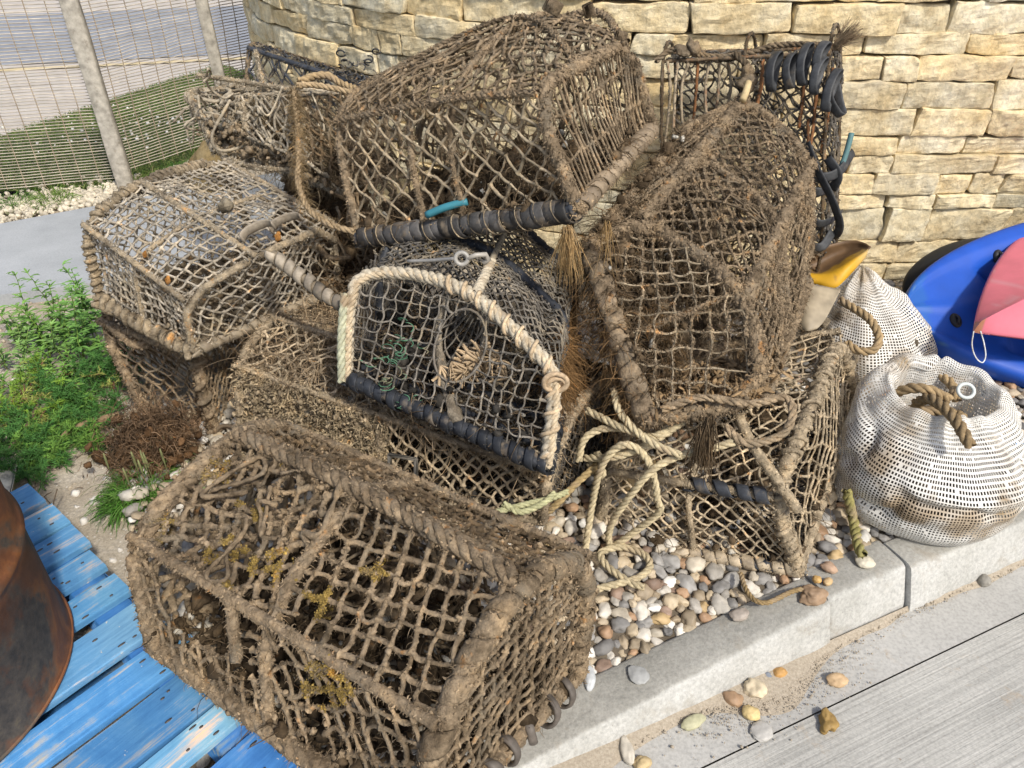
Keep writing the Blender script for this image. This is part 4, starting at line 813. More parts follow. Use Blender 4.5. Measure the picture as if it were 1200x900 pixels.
# C: the arched pot on top
l = ats([(420, 280, 1.98), (392, 142, 1.90), (425, 98, 2.02), (478, 98, 2.16), (540, 195, 2.26)]); m_ = ats([(546, 264, 1.79), (517, 118, 1.70), (600, 20, 1.86), (676, 16, 1.95), (655, 172, 2.06)]); r = ats([(676, 246, 1.60), (625, 108, 1.53), (682, 74, 1.62), (735, 50, 1.75), (765, 150, 1.87)])
h = [l, m_, r]; p = Pot('tall arched lobster pot of muddy netting on top of the heap, rubber wrapped base bar', h, 79, MUD * 1.02, .0031, .043)
p.hoop(0, .013, None); p.hoop(1, .010, None, rnd=2); p.hoop(2, .0155, dict(laid=.10), lump=.4)
b = p.bar([q[0] for q in h], .020, None, 'rubberc', BLK * 2); p.wrap(b, [h[0][0], h[1][0], h[2][0]], .0225, pitch=.030, rw=0, flat=(.0165, .0035), col=SLATE * .85 + MUD * .12, mat='rubberc', name='rubber_strip', colj=.8, lump=.5); p.wrap(b, [h[0][0], h[1][0], h[2][0]], .0265, pitch=.047, rw=.0018, col=TAN * .8, name='twine')
b = p.bar([h[2][0], h[2][4]], .021, dict(pitch=.034, rw=0, flat=(.016, .004), col=MUD * .85, mat='rubberc', name='rubber_strip')); p.bar([q[4] for q in h], .014); p.bar([h[0][0], h[0][4]], .014)
mb = MB()
for q, rr in (([h[0][1], h[1][1], h[2][1]], .008), ([h[0][2], h[1][2], h[2][2]], .006), ([h[0][3], h[1][3], h[2][3]], .009)): rope(mb, q, rr, .05, 3, col=MUD, lump=.3); p.fr.append((resample(q, .012), rr))
mb.build('ridge_rope', M['mud'], p.e)
p.side(0, .78, -.01, jit=.07, warp=.35, col=TAN * .9, mat='cord'); p.side(1, .6, .012, jit=.16, warp=.7, sp=.034); p.side(2, .6, .01, jit=.18, warp=.8, sp=.034); p.side(3, .7, jit=.15, sp=.04); p.end(0, .7, jit=.2); p.floor(sp=.022, col=MUDD * .7)
f, poly = poly_map(h[2], 0, p.rng); mb = MB(); p.pts.append(net2d(mb, poly, f, .0145, .04, .0027, p.rng, .1, .6, 6., col=MUD, bend=.02)); mb.build('end_netting', M['mud'], p.e)
c0 = h[0] * .35 + h[1] * .65; p.funnel(1, c0[[0, 1, 3, 4]].mean(0), .12, .13, h[0][2] - h[2][2]); p.hoop(0, .010, None, pts=c0, rnd=2, name='inner_hoop')
mb = MB(); sweep(mb, resample(ats([(500, 252, 1.80), (522, 243, 1.78), (548, 236, 1.77)]), .01), .009, 10, col=(.05, .22, .27)); mb.build('blue_tube', M['plastic'], p.e)
for (u, v, d, sx, rot) in ((648, 8, 1.84, .045, .5), (690, 12, 1.86, .035, 1.2), (728, 42, 1.74, .028, .3)):
    mb = MB(); box(mb, at(u, v, d), [nrm(np.array([math.cos(rot), .3, -math.sin(rot)])), nrm(np.array([-.3, 1, .1])), nrm(np.array([math.sin(rot), .1, math.cos(rot)]))], (sx, .012, sx * .75), MUD * .7, .003); mb.build('top_lug', M['mud'], p.e)
rg = np.random.default_rng(9); n = 160; mb = MB(); q = np.concatenate([at(665, 268, 1.58) + rg.normal(0, .004, (n, 3)), at(712, 262, 1.66) + rg.normal(0, .004, (20, 3))]); hairs(mb, q, rg, .07, .0011, np.tile([[.05, -.1, -1.]], (len(q), 1)), .3, .22, 6, 3, np.array((.44, .29, .13)) * rg.uniform(.6, 1.3, (len(q), 1))); tag(mb.build('frayed_twine', M['rope'], p.e), kind='stuff')
p.muck(260, .016, hair=3500); p.weed(9000, .014, .0007, 1900, .0055, 4200, .014, MUD * 1.1, 800)

# D: tilted pot leaning at the right
n_ = ats([(690, 288, 1.76), (752, 258, 1.80), (830, 306, 1.70), (874, 348, 1.64), (897, 468, 1.62), (757, 492, 1.64)]); k_ = ats([(812, 146, 2.05), (872, 118, 2.08), (918, 150, 2.02), (950, 192, 1.98), (948, 330, 1.98), (850, 352, 2.02)])
h = hoops_lerp(n_, k_, 3); p = Pot('mud furred lobster pot tipped on its side, leaning at the right of the heap', h, 97, MUD * .98, .0027, .033)
p.hoop(0, .018, dict(laid=.10), rnd=1, lump=.45); p.hoop(1, .011); p.hoop(2, .015)
b = p.bar([h[0][0], h[0][5]], .024, None, 'mud', MUD * .85, lump=.45); p.wrap(b, [h[0][0], h[0][5]], .021, pitch=.040, rw=0, flat=(.017, .006), col=MUD * .85 + SLATE * .12, mat='mud', name='rubber_strip', colj=.35, lump=.8)
g_ = MB(); rg = np.random.default_rng(41); n = 2600; t = rg.random((n, 1)); q = h[0][0] * (1 - t) + h[0][5] * t + rg.normal(0, .012, (n, 3)) + (h[2][0] - h[0][0]) * rg.random((n, 1)) * .35 - np.array([.02, 0, .0]); hairs(g_, q, rg, .075, .0009, np.tile([[-.15, -.1, -.8]], (n, 1)), .4, .7, 6, 3, np.array((.22, .14, .07)) * rg.uniform(.4, 1.5, (n, 1))); tag(g_.build('hanging_weed', M['fuzz'], p.e), kind='stuff'); p.bar([h[0][0], h[2][0]], .02, dict(laid=.12), lump=.45); p.bar([h[0][5], h[2][5]], .016); p.bar([h[2][0], h[2][5]], .014)
p.bar([q[1] for q in h], .020, dict(laid=.12), name='side_rail', lump=.5); p.bar([q[3] for q in h], .020, None, name='side_rail', lump=.4); p.bar([q[4] for q in h], .013, name='side_rail')
p.bar(ats([(727, 398, 1.72), (780, 376, 1.67), (840, 352, 1.63)]), .0055, None, 'mud', np.array((.22, .12, .05)), 'cross_stick', smooth=True)
p.end(0, .33, -.01, r=.0021, sp=.0345, jit=.08, warp=.35, col=TAN * .8, mat='cord'); p.side(0, .7, jit=.2); p.side(1, .75, -.012, sp=.03, warp=.7); p.side(2, .6, -.015, sp=.034, warp=.6); p.side(3, 1.2, -.012, sp=.022, aspect=1.5, warp=.8); p.side(4, .8); p.floor(sp=.024, ang=.7); p.end(2, .7); p.end(1, .6, sp=.04, col=MUDD)
p.funnel(1, (h[0] * .55 + h[2] * .45).mean(0), .12, .13, h[2][2] - h[0][2]); p.slats(4, .03, MUDD * .7)
p.muck(300, .015, hair=3500); rg = np.random.default_rng(14)
mb = MB(); n = 500; q = h[0][5] + (h[0][4] - h[0][5]) * rg.random((n, 1)) + (h[1][4] - h[0][4]) * rg.random((n, 1)) * .6 + rg.normal(0, .01, (n, 3)); blobs(mb, q + (0, 0, .012), np.stack([rg.uniform(.008, .02, n), rg.uniform(.003, .008, n), rg.uniform(.002, .004, n)], 1), rg, 1, .4, col=np.array((.32, .22, .12)) * rg.uniform(.5, 1.3, (n, 1))); n = 170; q = at(826, 512, 1.58) + rg.normal(0, .008, (n, 3)) * np.array([1, .6, 2]); hairs(mb, q + (0, 0, .02), rg, .075, .0015, np.tile([[0, -.1, -1.]], (n, 1)), .1, .16, 6, 3, MUDD * rg.uniform(.6, 1.3, (n, 1))); tag(mb.build('dead_leaves', M['fuzz'], p.e), kind='stuff')
p.weed(13000, .014, .0007, 2600, .006, 9000, .015, MUD * 1.12, 2200)

# J: broken pot against the wall, bare rusty rods and rubber hoops
A_ = ats([(777, 160, 2.24), (778, 74, 2.20), (868, 70, 2.22)]); l = ats([(775, 215, 2.30), (777, 72, 2.22), (790, 62, 2.33), (795, 190, 2.42)]); r = ats([(962, 300, 2.16), (972, 62, 2.12), (985, 56, 2.26), (980, 290, 2.34)])
h = hoops_lerp(l, r, 3); p = Pot('broken lobster pot with bare rusty rods and black rubber hoops, against the wall', h, 101, DARK * 2.6, .0028, .036, fuzzcol=MUD * .8)
rod = lambda P, r=.0042, c=RUST, nm='rod', m='rust': p.bar(P, r, None, m, c, nm, lump=.3, smooth=True)
for k in range(3): rod(h[k], .006, MUDD * .8, 'hoop', 'mud')
rod([h[0][1], h[1][1], h[2][1]], .005, MUDD, 'top_rod'); rod([h[0][2], h[2][2]], .006, MUDD); rod([h[0][0], h[2][0]], .006, MUDD); rod([h[0][3], h[2][3]], .006, MUDD)
for q_ in (h[0][0], h[0][3], h[2][0], h[2][3]): p.bar([q_, np.array([q_[0], q_[1], BED])], .0065, None, 'mud', MUDD * .8, 'frame_leg', lump=.3)
rg = np.random.default_rng(17)
for k, uu in enumerate((781, 793, 806, 817, 830, 842, 852)):
    cc = [TAN * .7, TAN * .85, TAN * .75, RUST * 1.1, TAN * .8, TAN * .65, TAN * .7][k]; rod([at(uu + 1, 72, 2.21), at(uu + rg.normal(0, 4), 108, 2.23), at(uu - rg.uniform(0, 12), 168, 2.27)], .0042, cc)
for (u0, v0, u1, v1) in ((894, 70, 886, 128), (942, 72, 936, 150), (958, 95, 942, 215), (976, 80, 962, 180), (947, 140, 941, 260), (955, 190, 944, 270)): rod([at(u0, v0, 2.12), at((u0 + u1) / 2 + 2, (v0 + v1) / 2, 2.12), at(u1, v1, 2.14)], .0048, RUST * rg.uniform(.6, 1.5))
mb = MB(); rope(mb, ats([(768, 72, 2.2), (790, 58, 2.2), (830, 66, 2.2), (870, 64, 2.19), (905, 54, 2.17), (945, 52, 2.13), (985, 56, 2.12)]), .009, .05, 3, col=MUD * .75, lump=.3); rope(mb, ats([(860, 62, 2.17), (878, 80, 2.15), (876, 105, 2.15), (862, 118, 2.15)]), .010, .05, 3, col=MUD * .7, lump=.3); blobs(mb, ats([(812, 56, 2.2), (800, 60, 2.2), (876, 84, 2.15), (876, 98, 2.15)]), np.array([.024, .018, .02, .02]), rg, 2, .5, col=MUD * .85); mb.build('top_rope', M['mud'], p.e)
for (u0, v0, u1, v1, dd) in ((911, 62, 902, 105, 0), (928, 64, 924, 102, 0), (947, 52, 938, 98, -.01), (968, 50, 955, 82, -.02), (965, 68, 952, 108, -.02), (982, 82, 966, 128, -.03), (975, 95, 984, 135, .0)):
    mb = MB(); a, b2 = at(u0, v0, 2.10 + dd), at(u1, v1, 2.10 + dd); c = (a + b2) / 2; ey = (b2 - a) / 2; H_ = np.linalg.norm(ey); ex = nrm(np.cross(ey, (0.25, 1, .1))); nn3 = nrm(np.cross(ex, ey)); th = np.arange(36) * 2 * PI / 36; P = c - ey * np.cos(th)[:, None] * 1.05 + nn3 * (np.sin(th) * .022)[:, None] + ex * (np.sin(th) * .010 + .004 * np.cos(2 * th))[:, None]; sweep(mb, P, 1., 10, nrm(P - c), (.0026, .0125), SLATE * rg.uniform(.55, .95), .12, 40, 2, False, True); mb.build('rubber_hoop', M['rubber'], p.e)
for pts_ in ([(945, 168, 2.10), (958, 200, 2.09), (974, 232, 2.08), (984, 262, 2.10), (978, 276, 2.14), (962, 270, 2.2)], [(945, 205, 2.12), (965, 208, 2.10), (985, 200, 2.10), (1000, 178, 2.12)], [(942, 248, 2.12), (958, 262, 2.10), (975, 258, 2.12), (985, 250, 2.2)], [(945, 222, 2.13), (962, 225, 2.12), (978, 215, 2.16)], [(944, 285, 2.14), (962, 290, 2.12), (976, 272, 2.13)], [(970, 185, 2.1), (982, 205, 2.1), (975, 222, 2.14)]):
    mb = MB(); P = resample(ats(pts_), .01); T, N, B = frames(P); sweep(mb, P, 1., 10, N, (.0028, .0135), SLATE * rg.uniform(.5, .85), .1, 30); mb.build('rubber_strip', M['rubber'], p.e)
mb = MB(); sweep(mb, resample(ats([(985, 198, 2.11), (992, 178, 2.10), (998, 156, 2.09)]), .01), .0075, 10, col=(.10, .20, .20)); mb.build('green_tube', M['plastic'], p.e); mb = MB(); sweep(mb, resample(ats([(948, 250, 2.10), (951, 230, 2.10), (946, 210, 2.1)]), .01), .0025, 6, col=(.12, .2, .19)); mb.build('green_cord', M['plastic'], p.e)
mb = MB(); sweep(mb, resample(ats([(870, 118, 2.04), (874, 108, 2.05), (877, 97, 2.07)]), .008), .0095, 10, col=(.48, .37, .20)); mb.build('wooden_peg', M['wood'], p.e)
mb = MB(); q = at(980, 52, 2.11) + rg.normal(0, .004, (260, 3)); hairs(mb, q, rg, .06, .0010, np.tile([[.7, -.1, .8]], (260, 1)), .1, .3, 5, 3, MUD * rg.uniform(.7, 1.4, (260, 1))); tag(mb.build('frayed_end', M['fuzz'], p.e), kind='stuff')
p.side(0, .78, 0, [1], sp=.03, warp=.6, jit=.15); p.side(1, .78); p.side(2, .78, 0, sp=.026, jit=.2, warp=.8, col=DARK * 2.2); p.end(2, .7); p.floor(col=DARK * 2); p.weed(2500, .016, .0007, 260, .005, 900, .014, MUD, 120)

# I: torn pale pot at the upper left, fluffy rope loop, and the black one behind it
l = ats([(262, 172, 2.42), (226, 132, 2.46), (224, 112, 2.52), (260, 100, 2.62), (300, 140, 2.7)]); r = ats([(400, 225, 2.16), (362, 190, 2.12), (352, 112, 2.20), (420, 108, 2.4), (470, 200, 2.45)])
h = hoops_lerp(l, r, 3); PALE = np.array((.43, .37, .275)); p = Pot('torn pale lobster pot with a fluffy ginger rope loop, upper left of the heap', h, 113, PALE, .0036, .04, fuzzcol=(.33, .27, .18))
p.hoop(0, .015, dict(laid=.10), col=TAN * .8, pts=h[0] + np.random.default_rng(5).normal(0, .022, h[0].shape)); p.hoop(1, .010, col=TAN * .8); p.bar([q[0] for q in h], .014, dict(laid=.1)); p.bar([q[4] for q in h], .013); p.bar([q[3] for q in h], .012, name='side_rail'); p.bar(ats([(232, 88, 2.45), (285, 96, 2.40), (345, 106, 2.28)]), .0085, None, 'mud', TAN * 1.0, 'loose_stick', smooth=True, lump=.18)
P = ats([(345, 105, 2.14), (348, 140, 2.08), (350, 175, 2.02), (350, 215, 1.98), (362, 245, 1.95), (385, 262, 1.93), (415, 272, 1.93)]); mb = MB(); rope(mb, P, .0085, .05, 3, col=np.array((.36, .265, .155)), lump=.35); hp = mb.build('rope_loop', M['rope'], p.e); P2 = resample(P, .01); mb = MB(); rg = np.random.default_rng(2); n = 1500; k = (rg.beta(1.0, 2.0, n) * (len(P2) - 1)).astype(int); d = nrm(rg.normal(size=(n, 3))); hairs(mb, P2[k] + d * .01, rg, .022, .0006, d, .6, .9, 5, 3, np.array((.36, .26, .14)) * rg.uniform(.45, 1.3, (n, 1))); q_ = mb.build('fluff', M['fuzz'], p.e); q_.parent = hp
mb = MB(); rope(mb, ats([(350, 95, 2.14), (380, 88, 2.2), (405, 100, 2.2), (440, 112, 2.1), (470, 118, 1.98), (505, 135, 1.86)]), .011, .06, 3, col=np.array((.36, .26, .14)), lump=.3); rope(mb, ats([(348, 100, 2.12), (372, 100, 2.15), (415, 108, 2.15), (440, 105, 2.15)]), .009, .05, 3, col=np.array((.42, .31, .18)), lump=.3); mb.build('rope_scrap', M['rope'], p.e)
rg = np.random.default_rng(88)
for k in range(9):                                       # torn strands and loose cords hanging off the collapsed frame
    mb = MB(); a = h[0][1] + (h[2][2] - h[0][1]) * rg.uniform(-.05, 1.0) + rg.normal(0, .03, 3); L = [a]
    for q in range(5): L.append(L[-1] + rg.normal(0, .045, 3) + np.array([.01, -.008, -.012]))
    sweep(mb, resample(L, .008), rg.uniform(.003, .006), 7, col=PALE * rg.uniform(.75, 1.1), lump=.3, freq=120, seed=k); mb.build('torn_strand', M['cord'], p.e)
for (pts_, rr) in ((ats([(240, 150, 2.42), (262, 182, 2.38), (300, 196, 2.30), (350, 200, 2.2)]), .009), (ats([(300, 60, 2.5), (306, 88, 2.42), (318, 120, 2.34), (345, 150, 2.2)]), .006), (ats([(268, 120, 2.42), (300, 150, 2.36), (318, 185, 2.28)]), .007)): p.bar(pts_, rr, None, 'mud', TAN * .85, 'broken_rod', smooth=True)
p.side(0, .78, -.03, warp=1.6, jit=.3, sp=.044, r=.0042, miss=.1, col=PALE, mat='cord'); p.side(1, .7, -.01, warp=1.3, jit=.25, miss=.08); p.side(2, .78, .01, warp=1.3, jit=.25, miss=.06); p.side(3, .7); p.end(0, .7, jit=.3); p.end(2, .8, warp=1., sp=.03, col=MUDD); p.floor()
rg = np.random.default_rng(6); mb = MB(); n = 1500; u, v = rg.random(n), rg.beta(1, 1.3, n); q = (h[0][0] * (1 - u)[:, None] + h[2][0] * u[:, None]) * (1 - v)[:, None] + (h[0][3] * (1 - u)[:, None] + h[2][3] * u[:, None]) * v[:, None] + rg.normal(0, .02, (n, 3)); hairs(mb, q, rg, .06, .001, None, .5, .8, 6, 3, np.array((.30, .23, .14)) * rg.uniform(.45, 1.4, (n, 1))); n = 380; u, v = rg.random(n), rg.random(n); q = (h[0][0] * (1 - u)[:, None] + h[2][0] * u[:, None]) * (1 - v)[:, None] + (h[0][1] * (1 - u)[:, None] + h[2][1] * u[:, None]) * v[:, None] + rg.normal(0, .014, (n, 3)); blobs(mb, q, np.minimum(rg.gamma(2, .003, n), .012), rg, 1, .6, col=np.array((.26, .2, .13)) * rg.uniform(.6, 1.3, (n, 1))); tag(mb.build('tangled_weed', M['fuzz'], p.e), kind='stuff'); p.muck(260, .014, hair=2500); p.weed(3500, .018, .0008, 700, .006, 2200, .018, (.37, .30, .20), 350)
l = ats([(288, 128, 3.0), (291, 56, 2.94), (300, 50, 3.06), (310, 120, 3.15)]); r = ats([(455, 165, 2.66), (446, 108, 2.6), (455, 100, 2.72), (470, 165, 2.8)]); h = hoops_lerp(l, r, 2); p = Pot('black netted lobster pot with a straight dark top bar, furthest back by the wall', h, 127, DARK * 2.2 + .02, .0034, .05)
for k in range(2): p.hoop(k, .011, None, col=MUD * .8)
p.bar([h[0][1], h[1][1]], .0085, None, 'rubber', BLK * 2.2, 'top_rail', lump=.1); p.bar([h[0][2], h[1][2]], .004, None, 'mud', MUDD, 'top_rail'); p.bar([h[0][0], h[1][0]], .01); p.bar([h[0][3], h[1][3]], .01); p.side(0, .95, 0, warp=.7, jit=.15, col=BLK * 2.6, mat='cord'); p.side(1, .8, sp=.03, col=BLK * 2, mat='cord'); p.side(2, .8, mat='cord'); p.floor()
mb = MB(); rg = np.random.default_rng(3)
for k in range(26):
    c = at(rg.normal(412, 14), rg.normal(84, 9), 2.6); th = np.linspace(0, rg.uniform(3, 6), 10); a = rg.uniform(.008, .018); o = rg.uniform(0, 6); sweep(mb, c + np.stack([np.cos(th + o) * a, rg.normal(0, .01) + .004 * th, np.sin(th + o) * a * .7], 1), .0028, 5, col=SLATE * rg.uniform(.6, 1.2))
mb.build('black_twine', M['cord'], p.e); p.weed(900, .014, .0007, 150, .005, 500, .014, MUD, 60)

nc = at(385, 268, 2.22); p = Pot('dark loose heap of netting and weed, in the gap under the tall arched pot', [ats([(322, 345, 2.20), (318, 250, 2.26), (345, 215, 2.40)]), ats([(432, 345, 2.12), (440, 285, 2.16), (430, 225, 2.34)])], 151, MUD * .85, .0032, .032)
del p.e['group']; p.e.name = 'loose_netting'; p.e['category'] = 'netting'
p.side(0, .7, -.05, warp=1.4, jit=.3); p.side(1, .7, -.04, warp=1.4, jit=.3); p.side(0, .4, .02, warp=1.2, jit=.3, col=MUDD * .8); rg = np.random.default_rng(5); mb = MB(); n = 3000; u, v = rg.random((n, 1)), rg.random((n, 1)); q = (p.h[0][0] * (1 - u) + p.h[1][0] * u) * (1 - v) + (p.h[0][2] * (1 - u) + p.h[1][2] * u) * v + rg.normal(0, .02, (n, 3)); hairs(mb, q, rg, .07, .0011, None, .5, .8, 6, 3, np.array((.20, .135, .075)) * rg.uniform(.35, 1.5, (n, 1))); blobs(mb, q[:500] + np.array([0, .03, 0]), np.minimum(rg.gamma(2, .006, 500), .025), rg, 1, .6, col=MUDD * rg.uniform(.5, 1.1, (500, 1))); tag(mb.build('matted_weed', M['fuzz'], p.e), kind='stuff')
for k in range(5):
    mb = MB(); L = [at(rg.uniform(325, 430), rg.uniform(225, 320), 2.14)]
    for q_ in range(4): L.append(L[-1] + rg.normal(0, .045, 3))
    sweep(mb, resample(L, .008), rg.uniform(.004, .007), 7, col=MUD * rg.uniform(.8, 1.2), lump=.3, freq=120, seed=k); mb.build('torn_strand', M['mud'], p.e)
# ------------------------------------------------------------------ pebbles behind the kerb
rg = np.random.default_rng(55); PAL = np.array([(.46, .375, .26), (.52, .42, .28), (.34, .27, .18), (.62, .57, .48), (.30, .285, .26), (.20, .19, .175), (.38, .24, .14), (.50, .44, .34), (.36, .33, .28), (.26, .18, .13), (.70, .67, .60), (.42, .30, .15)])
acc = []; accr = []
cand_r = np.sort(np.concatenate([rg.uniform(.0135, .021, 7000), rg.uniform(.008, .0135, 42000)]))[::-1]
ck = rg.uniform(-.30, 2.75, len(cand_r)); cn = .775 + rg.random(len(cand_r)) * 1.3
A_ = np.zeros((9000, 3)); m = 0
for r_, k, n in zip(cand_r, ck, cn):
    if n - r_ < .790: continue
    if k < .0 + .12 * math.sin(n * 9) and rg.random() < .75: continue
    if m:
        d2 = (A_[:m, 0] - k)**2 + (A_[:m, 1] - n)**2
        if (d2 < ((A_[:m, 2] + r_) * .68)**2).any(): continue
    A_[m] = (k, n, r_); m += 1
    if m >= 8600: break
A_ = A_[:m]; P = KD * A_[:, :1] + KN * A_[:, 1:2]; P[:, 2] = BED + .006 + A_[:, 2] * .3 + rg.normal(0, .004, m) + .018 * np.clip((A_[:, 1] - .85) / .3, 0, 1)
P[:, 2] -= (.112 - np.array([kh(k) for k in A_[:, 0]])) * np.clip(1 - (A_[:, 1] - .80) / .42, 0, 1); P[:, 2] = np.where(A_[:, 1] < .0, np.minimum(P[:, 2], BED + .014), P[:, 2])
ex = np.stack([rg.uniform(.95, 1.35, m), rg.uniform(.78, 1.0, m), rg.uniform(.5, .78, m)], 1) * A_[:, 2:3]
yaw = rg.uniform(0, 6.28, m); tl = randrot(m, rg); Rz = np.zeros((m, 3, 3)); Rz[:, 0, 0] = np.cos(yaw); Rz[:, 0, 1] = -np.sin(yaw); Rz[:, 1, 0] = np.sin(yaw); Rz[:, 1, 1] = np.cos(yaw); Rz[:, 2, 2] = 1
tx = rg.normal(0, .28, m); Rx = np.zeros((m, 3, 3)); Rx[:, 0, 0] = 1; Rx[:, 1, 1] = np.cos(tx); Rx[:, 1, 2] = -np.sin(tx); Rx[:, 2, 1] = np.sin(tx); Rx[:, 2, 2] = np.cos(tx)
col = PAL[rg.choice(len(PAL), m, p=[.11, .10, .08, .14, .11, .13, .06, .09, .07, .04, .05, .02])] * rg.uniform(.8, 1.15, (m, 1))
mb = MB(); blobs(mb, P, ex, rg, 2, .34, col=col, freq=1.45, M=np.einsum('nij,njk->nik', Rz, Rx))
tag(mb.build('pebbles', M['pebble'], None), kind='stuff')
K, N_ = np.meshgrid(np.linspace(-.10, 2.8, 50), np.linspace(.80, 2.3, 30), indexing='ij'); X = K[..., None] * KD + N_[..., None] * KN; X[..., 2] = BED + .008 - (.112 - np.vectorize(kh)(K)) * np.clip(1 - (N_ - .80) / .42, 0, 1); 
mb = MB(); grid(mb, X); tag(mb.build('pebble_bed_soil', M['soil']), kind='structure')

# ------------------------------------------------------------------ stones lying on the kerb and channel, one by one
def stone(name, u, v, z, size, col, label, seed, rough=.28, flat=.6, yaw=0., group='loose stones on the kerb and concrete'):
    rg_ = np.random.default_rng(seed); c = atz(u, v, z + size[2] * .6); mb = MB(); c0, s0 = math.cos(yaw), math.sin(yaw)
    blobs(mb, [c], np.array([size]), rg_, 3, rough, col=np.array([col]), freq=1.25, M=np.array([[[c0, -s0, 0], [s0, c0, 0], [0, 0, 1.]]]))
    o = mb.build(name, M['pebble']); o.data.transform(Matrix.Translation(tuple(-c))); o.location = tuple(c); return tag(o, label, 'stone', group)
SL = [(811, 846, 0, (.026, .013, .010), (.42, .40, .25), 'flat olive oval stone at the foot of the kerb', .4), (859, 819, 0, (.015, .021, .012), (.33, .21, .12), 'plain brown stone at the foot of the kerb, left of the cream angular one', 1.),
 (885, 807, 0, (.024, .022, .016), (.60, .50, .34), 'cream angular stone against the kerb, largest of the stones in the grit', .2), (900, 792, 0, (.010, .008, .007), (.20, .22, .25), 'tiny blue grey stone between the cream angular and the orange stone', .1),
 (914, 789, 0, (.015, .013, .010), (.48, .27, .09), 'small orange stone in the grit at the foot of the kerb', .3), (879, 836, 0, (.017, .017, .012), (.58, .44, .20), 'round yellow stone on the smooth concrete channel', 0.),
 (893, 858, 0, (.024, .022, .006), (.42, .40, .36), 'thin flat grey stone on the joint of the concrete', .6), (981, 797, 0, (.021, .015, .012), (.52, .36, .20), 'tan stone with a brown band alone on the concrete channel', .1),
 (969, 846, 0, (.017, .026, .015), (.30, .19, .06), 'pear shaped dark ochre stone on the brushed concrete', -.3), (1153, 681, 0, (.015, .015, .014), (.27, .25, .21), 'round dark grey stone against the foot of the kerb at the right', .1),
 (951, 697, .108, (.026, .021, .014), (.30, .20, .12), 'brown angular stone on top of the kerb at its joint', .3), (957, 679, .118, (.010, .009, .008), (.55, .34, .12), 'small amber stone on the kerb beside the brown angular stone', .1),
 (970, 682, .118, (.012, .009, .008), (.52, .36, .18), 'small tan amber stone on the kerb, just right of the other amber one', .8), (971, 665, .118, (.019, .014, .011), (.40, .27, .18), 'reddish brown oval stone on the back edge of the kerb', -.5),
 (1013, 658, .118, (.021, .017, .011), (.55, .50, .38), 'cream oval stone on the kerb left of the white mesh bag', .2), (747, 790, .066, (.020, .022, .005), (.36, .36, .34), 'thin flat grey stone lying on the kerb top near the muddy pot', .5),
 (690, 795, .05, (.012, .026, .011), (.50, .51, .50), 'long pale blue grey stone on the kerb beside the rubber rings', -.1), (867, 720, .095, (.020, .015, .009), (.34, .29, .24), 'grey brown stone on the back edge of the kerb top', .3),
 (735, 880, 0, (.013, .028, .012), (.52, .47, .38), 'long cream stone on the ground below the kerb near the photo bottom', .2), (753, 894, 0, (.017, .015, .011), (.50, .38, .20), 'tan stone below the kerb next to the long cream stone', .5)]
for i, s_ in enumerate(SL): stone('loose_stone', s_[0], s_[1], s_[2], s_[3], s_[4], s_[5], 200 + i, yaw=s_[6], rough=.45 if i in (2, 8, 10) else .25)

# ------------------------------------------------------------------ ropes
def rope_thing(name, paths, r, col, label, pitch=None, cat='rope', step=.006, lump=.12, mat='rope'):
    mb = MB(); allp = np.concatenate([np.asarray(p) for p in paths])
    for k, p in enumerate(paths): rope(mb, p, r, pitch, 3, step, col, 7, lump, k)
    o = mb.build(name, M[mat]); c = allp.mean(0); c[2] = allp[:, 2].min(); o.data.transform(Matrix.Translation(tuple(-c))); o.location = tuple(c); return tag(o, label, cat)
YL = np.array((.51, .425, .265))
z_ = lambda l, z=.135: np.array([atz(u, v, z) for u, v in l])
Y1 = np.concatenate([z_([(686, 642)], .115), ats([(694, 590, 1.75), (704, 549, 1.68), (722, 525, 1.65), (740, 522, 1.64), (758, 538, 1.65), (767, 564, 1.66), (770, 586, 1.68), (772, 600, 1.71)]), ats([(742, 624, 1.77), (716, 640, 1.80), (716, 615, 1.76), (740, 579, 1.68), (767, 549, 1.64), (800, 533, 1.63), (836, 525, 1.62), (860, 518, 1.61)])])
Y2 = ats([(678, 540, 1.72), (684, 516, 1.70), (704, 503, 1.69), (734, 503, 1.68), (760, 512, 1.66), (780, 506, 1.66), (800, 495, 1.66)]); Y3 = ats([(719, 455, 1.70), (726, 482, 1.66), (749, 508, 1.64), (772, 523, 1.62), (798, 533, 1.615)]); Y4 = ats([(686, 537, 1.73), (722, 535, 1.67), (755, 523, 1.66), (790, 502, 1.66)]); Y5 = ats([(688, 481, 1.71), (722, 498, 1.665), (745, 508, 1.655)]); Y7 = ats([(690, 542, 1.74), (706, 558, 1.72), (700, 530, 1.73)])
Y6 = z_([(700, 690), (728, 683), (750, 676), (762, 662), (752, 648), (728, 641), (704, 648), (712, 664), (738, 682), (755, 688)], .115)
rope_thing('rope_tangle', [Y1, Y2, Y3, Y4, Y5, Y7, Y6], .0088, YL, 'tangled yellow rope draped over the tan pot and trailing on the pebbles', .055)
rope_thing('rope_end', [np.concatenate([z_([(612, 613)], .15), ats([(645, 597, 1.70), (674, 568, 1.70), (700, 545, 1.72)])]), ], .0085, np.array((.34, .25, .12)), 'brown yellow rope end running from the muddy pot up to the tangle', .05)
rope_thing('green_rope', [ats([(582, 600, 1.62), (612, 592, 1.63), (646, 584, 1.66), (668, 575, 1.7)]), ats([(590, 590, 1.62), (610, 600, 1.62), (636, 590, 1.63), (650, 578, 1.66)])], .0075, np.array((.42, .41, .23)), 'doubled pale green rope behind the muddy front pot', .04)
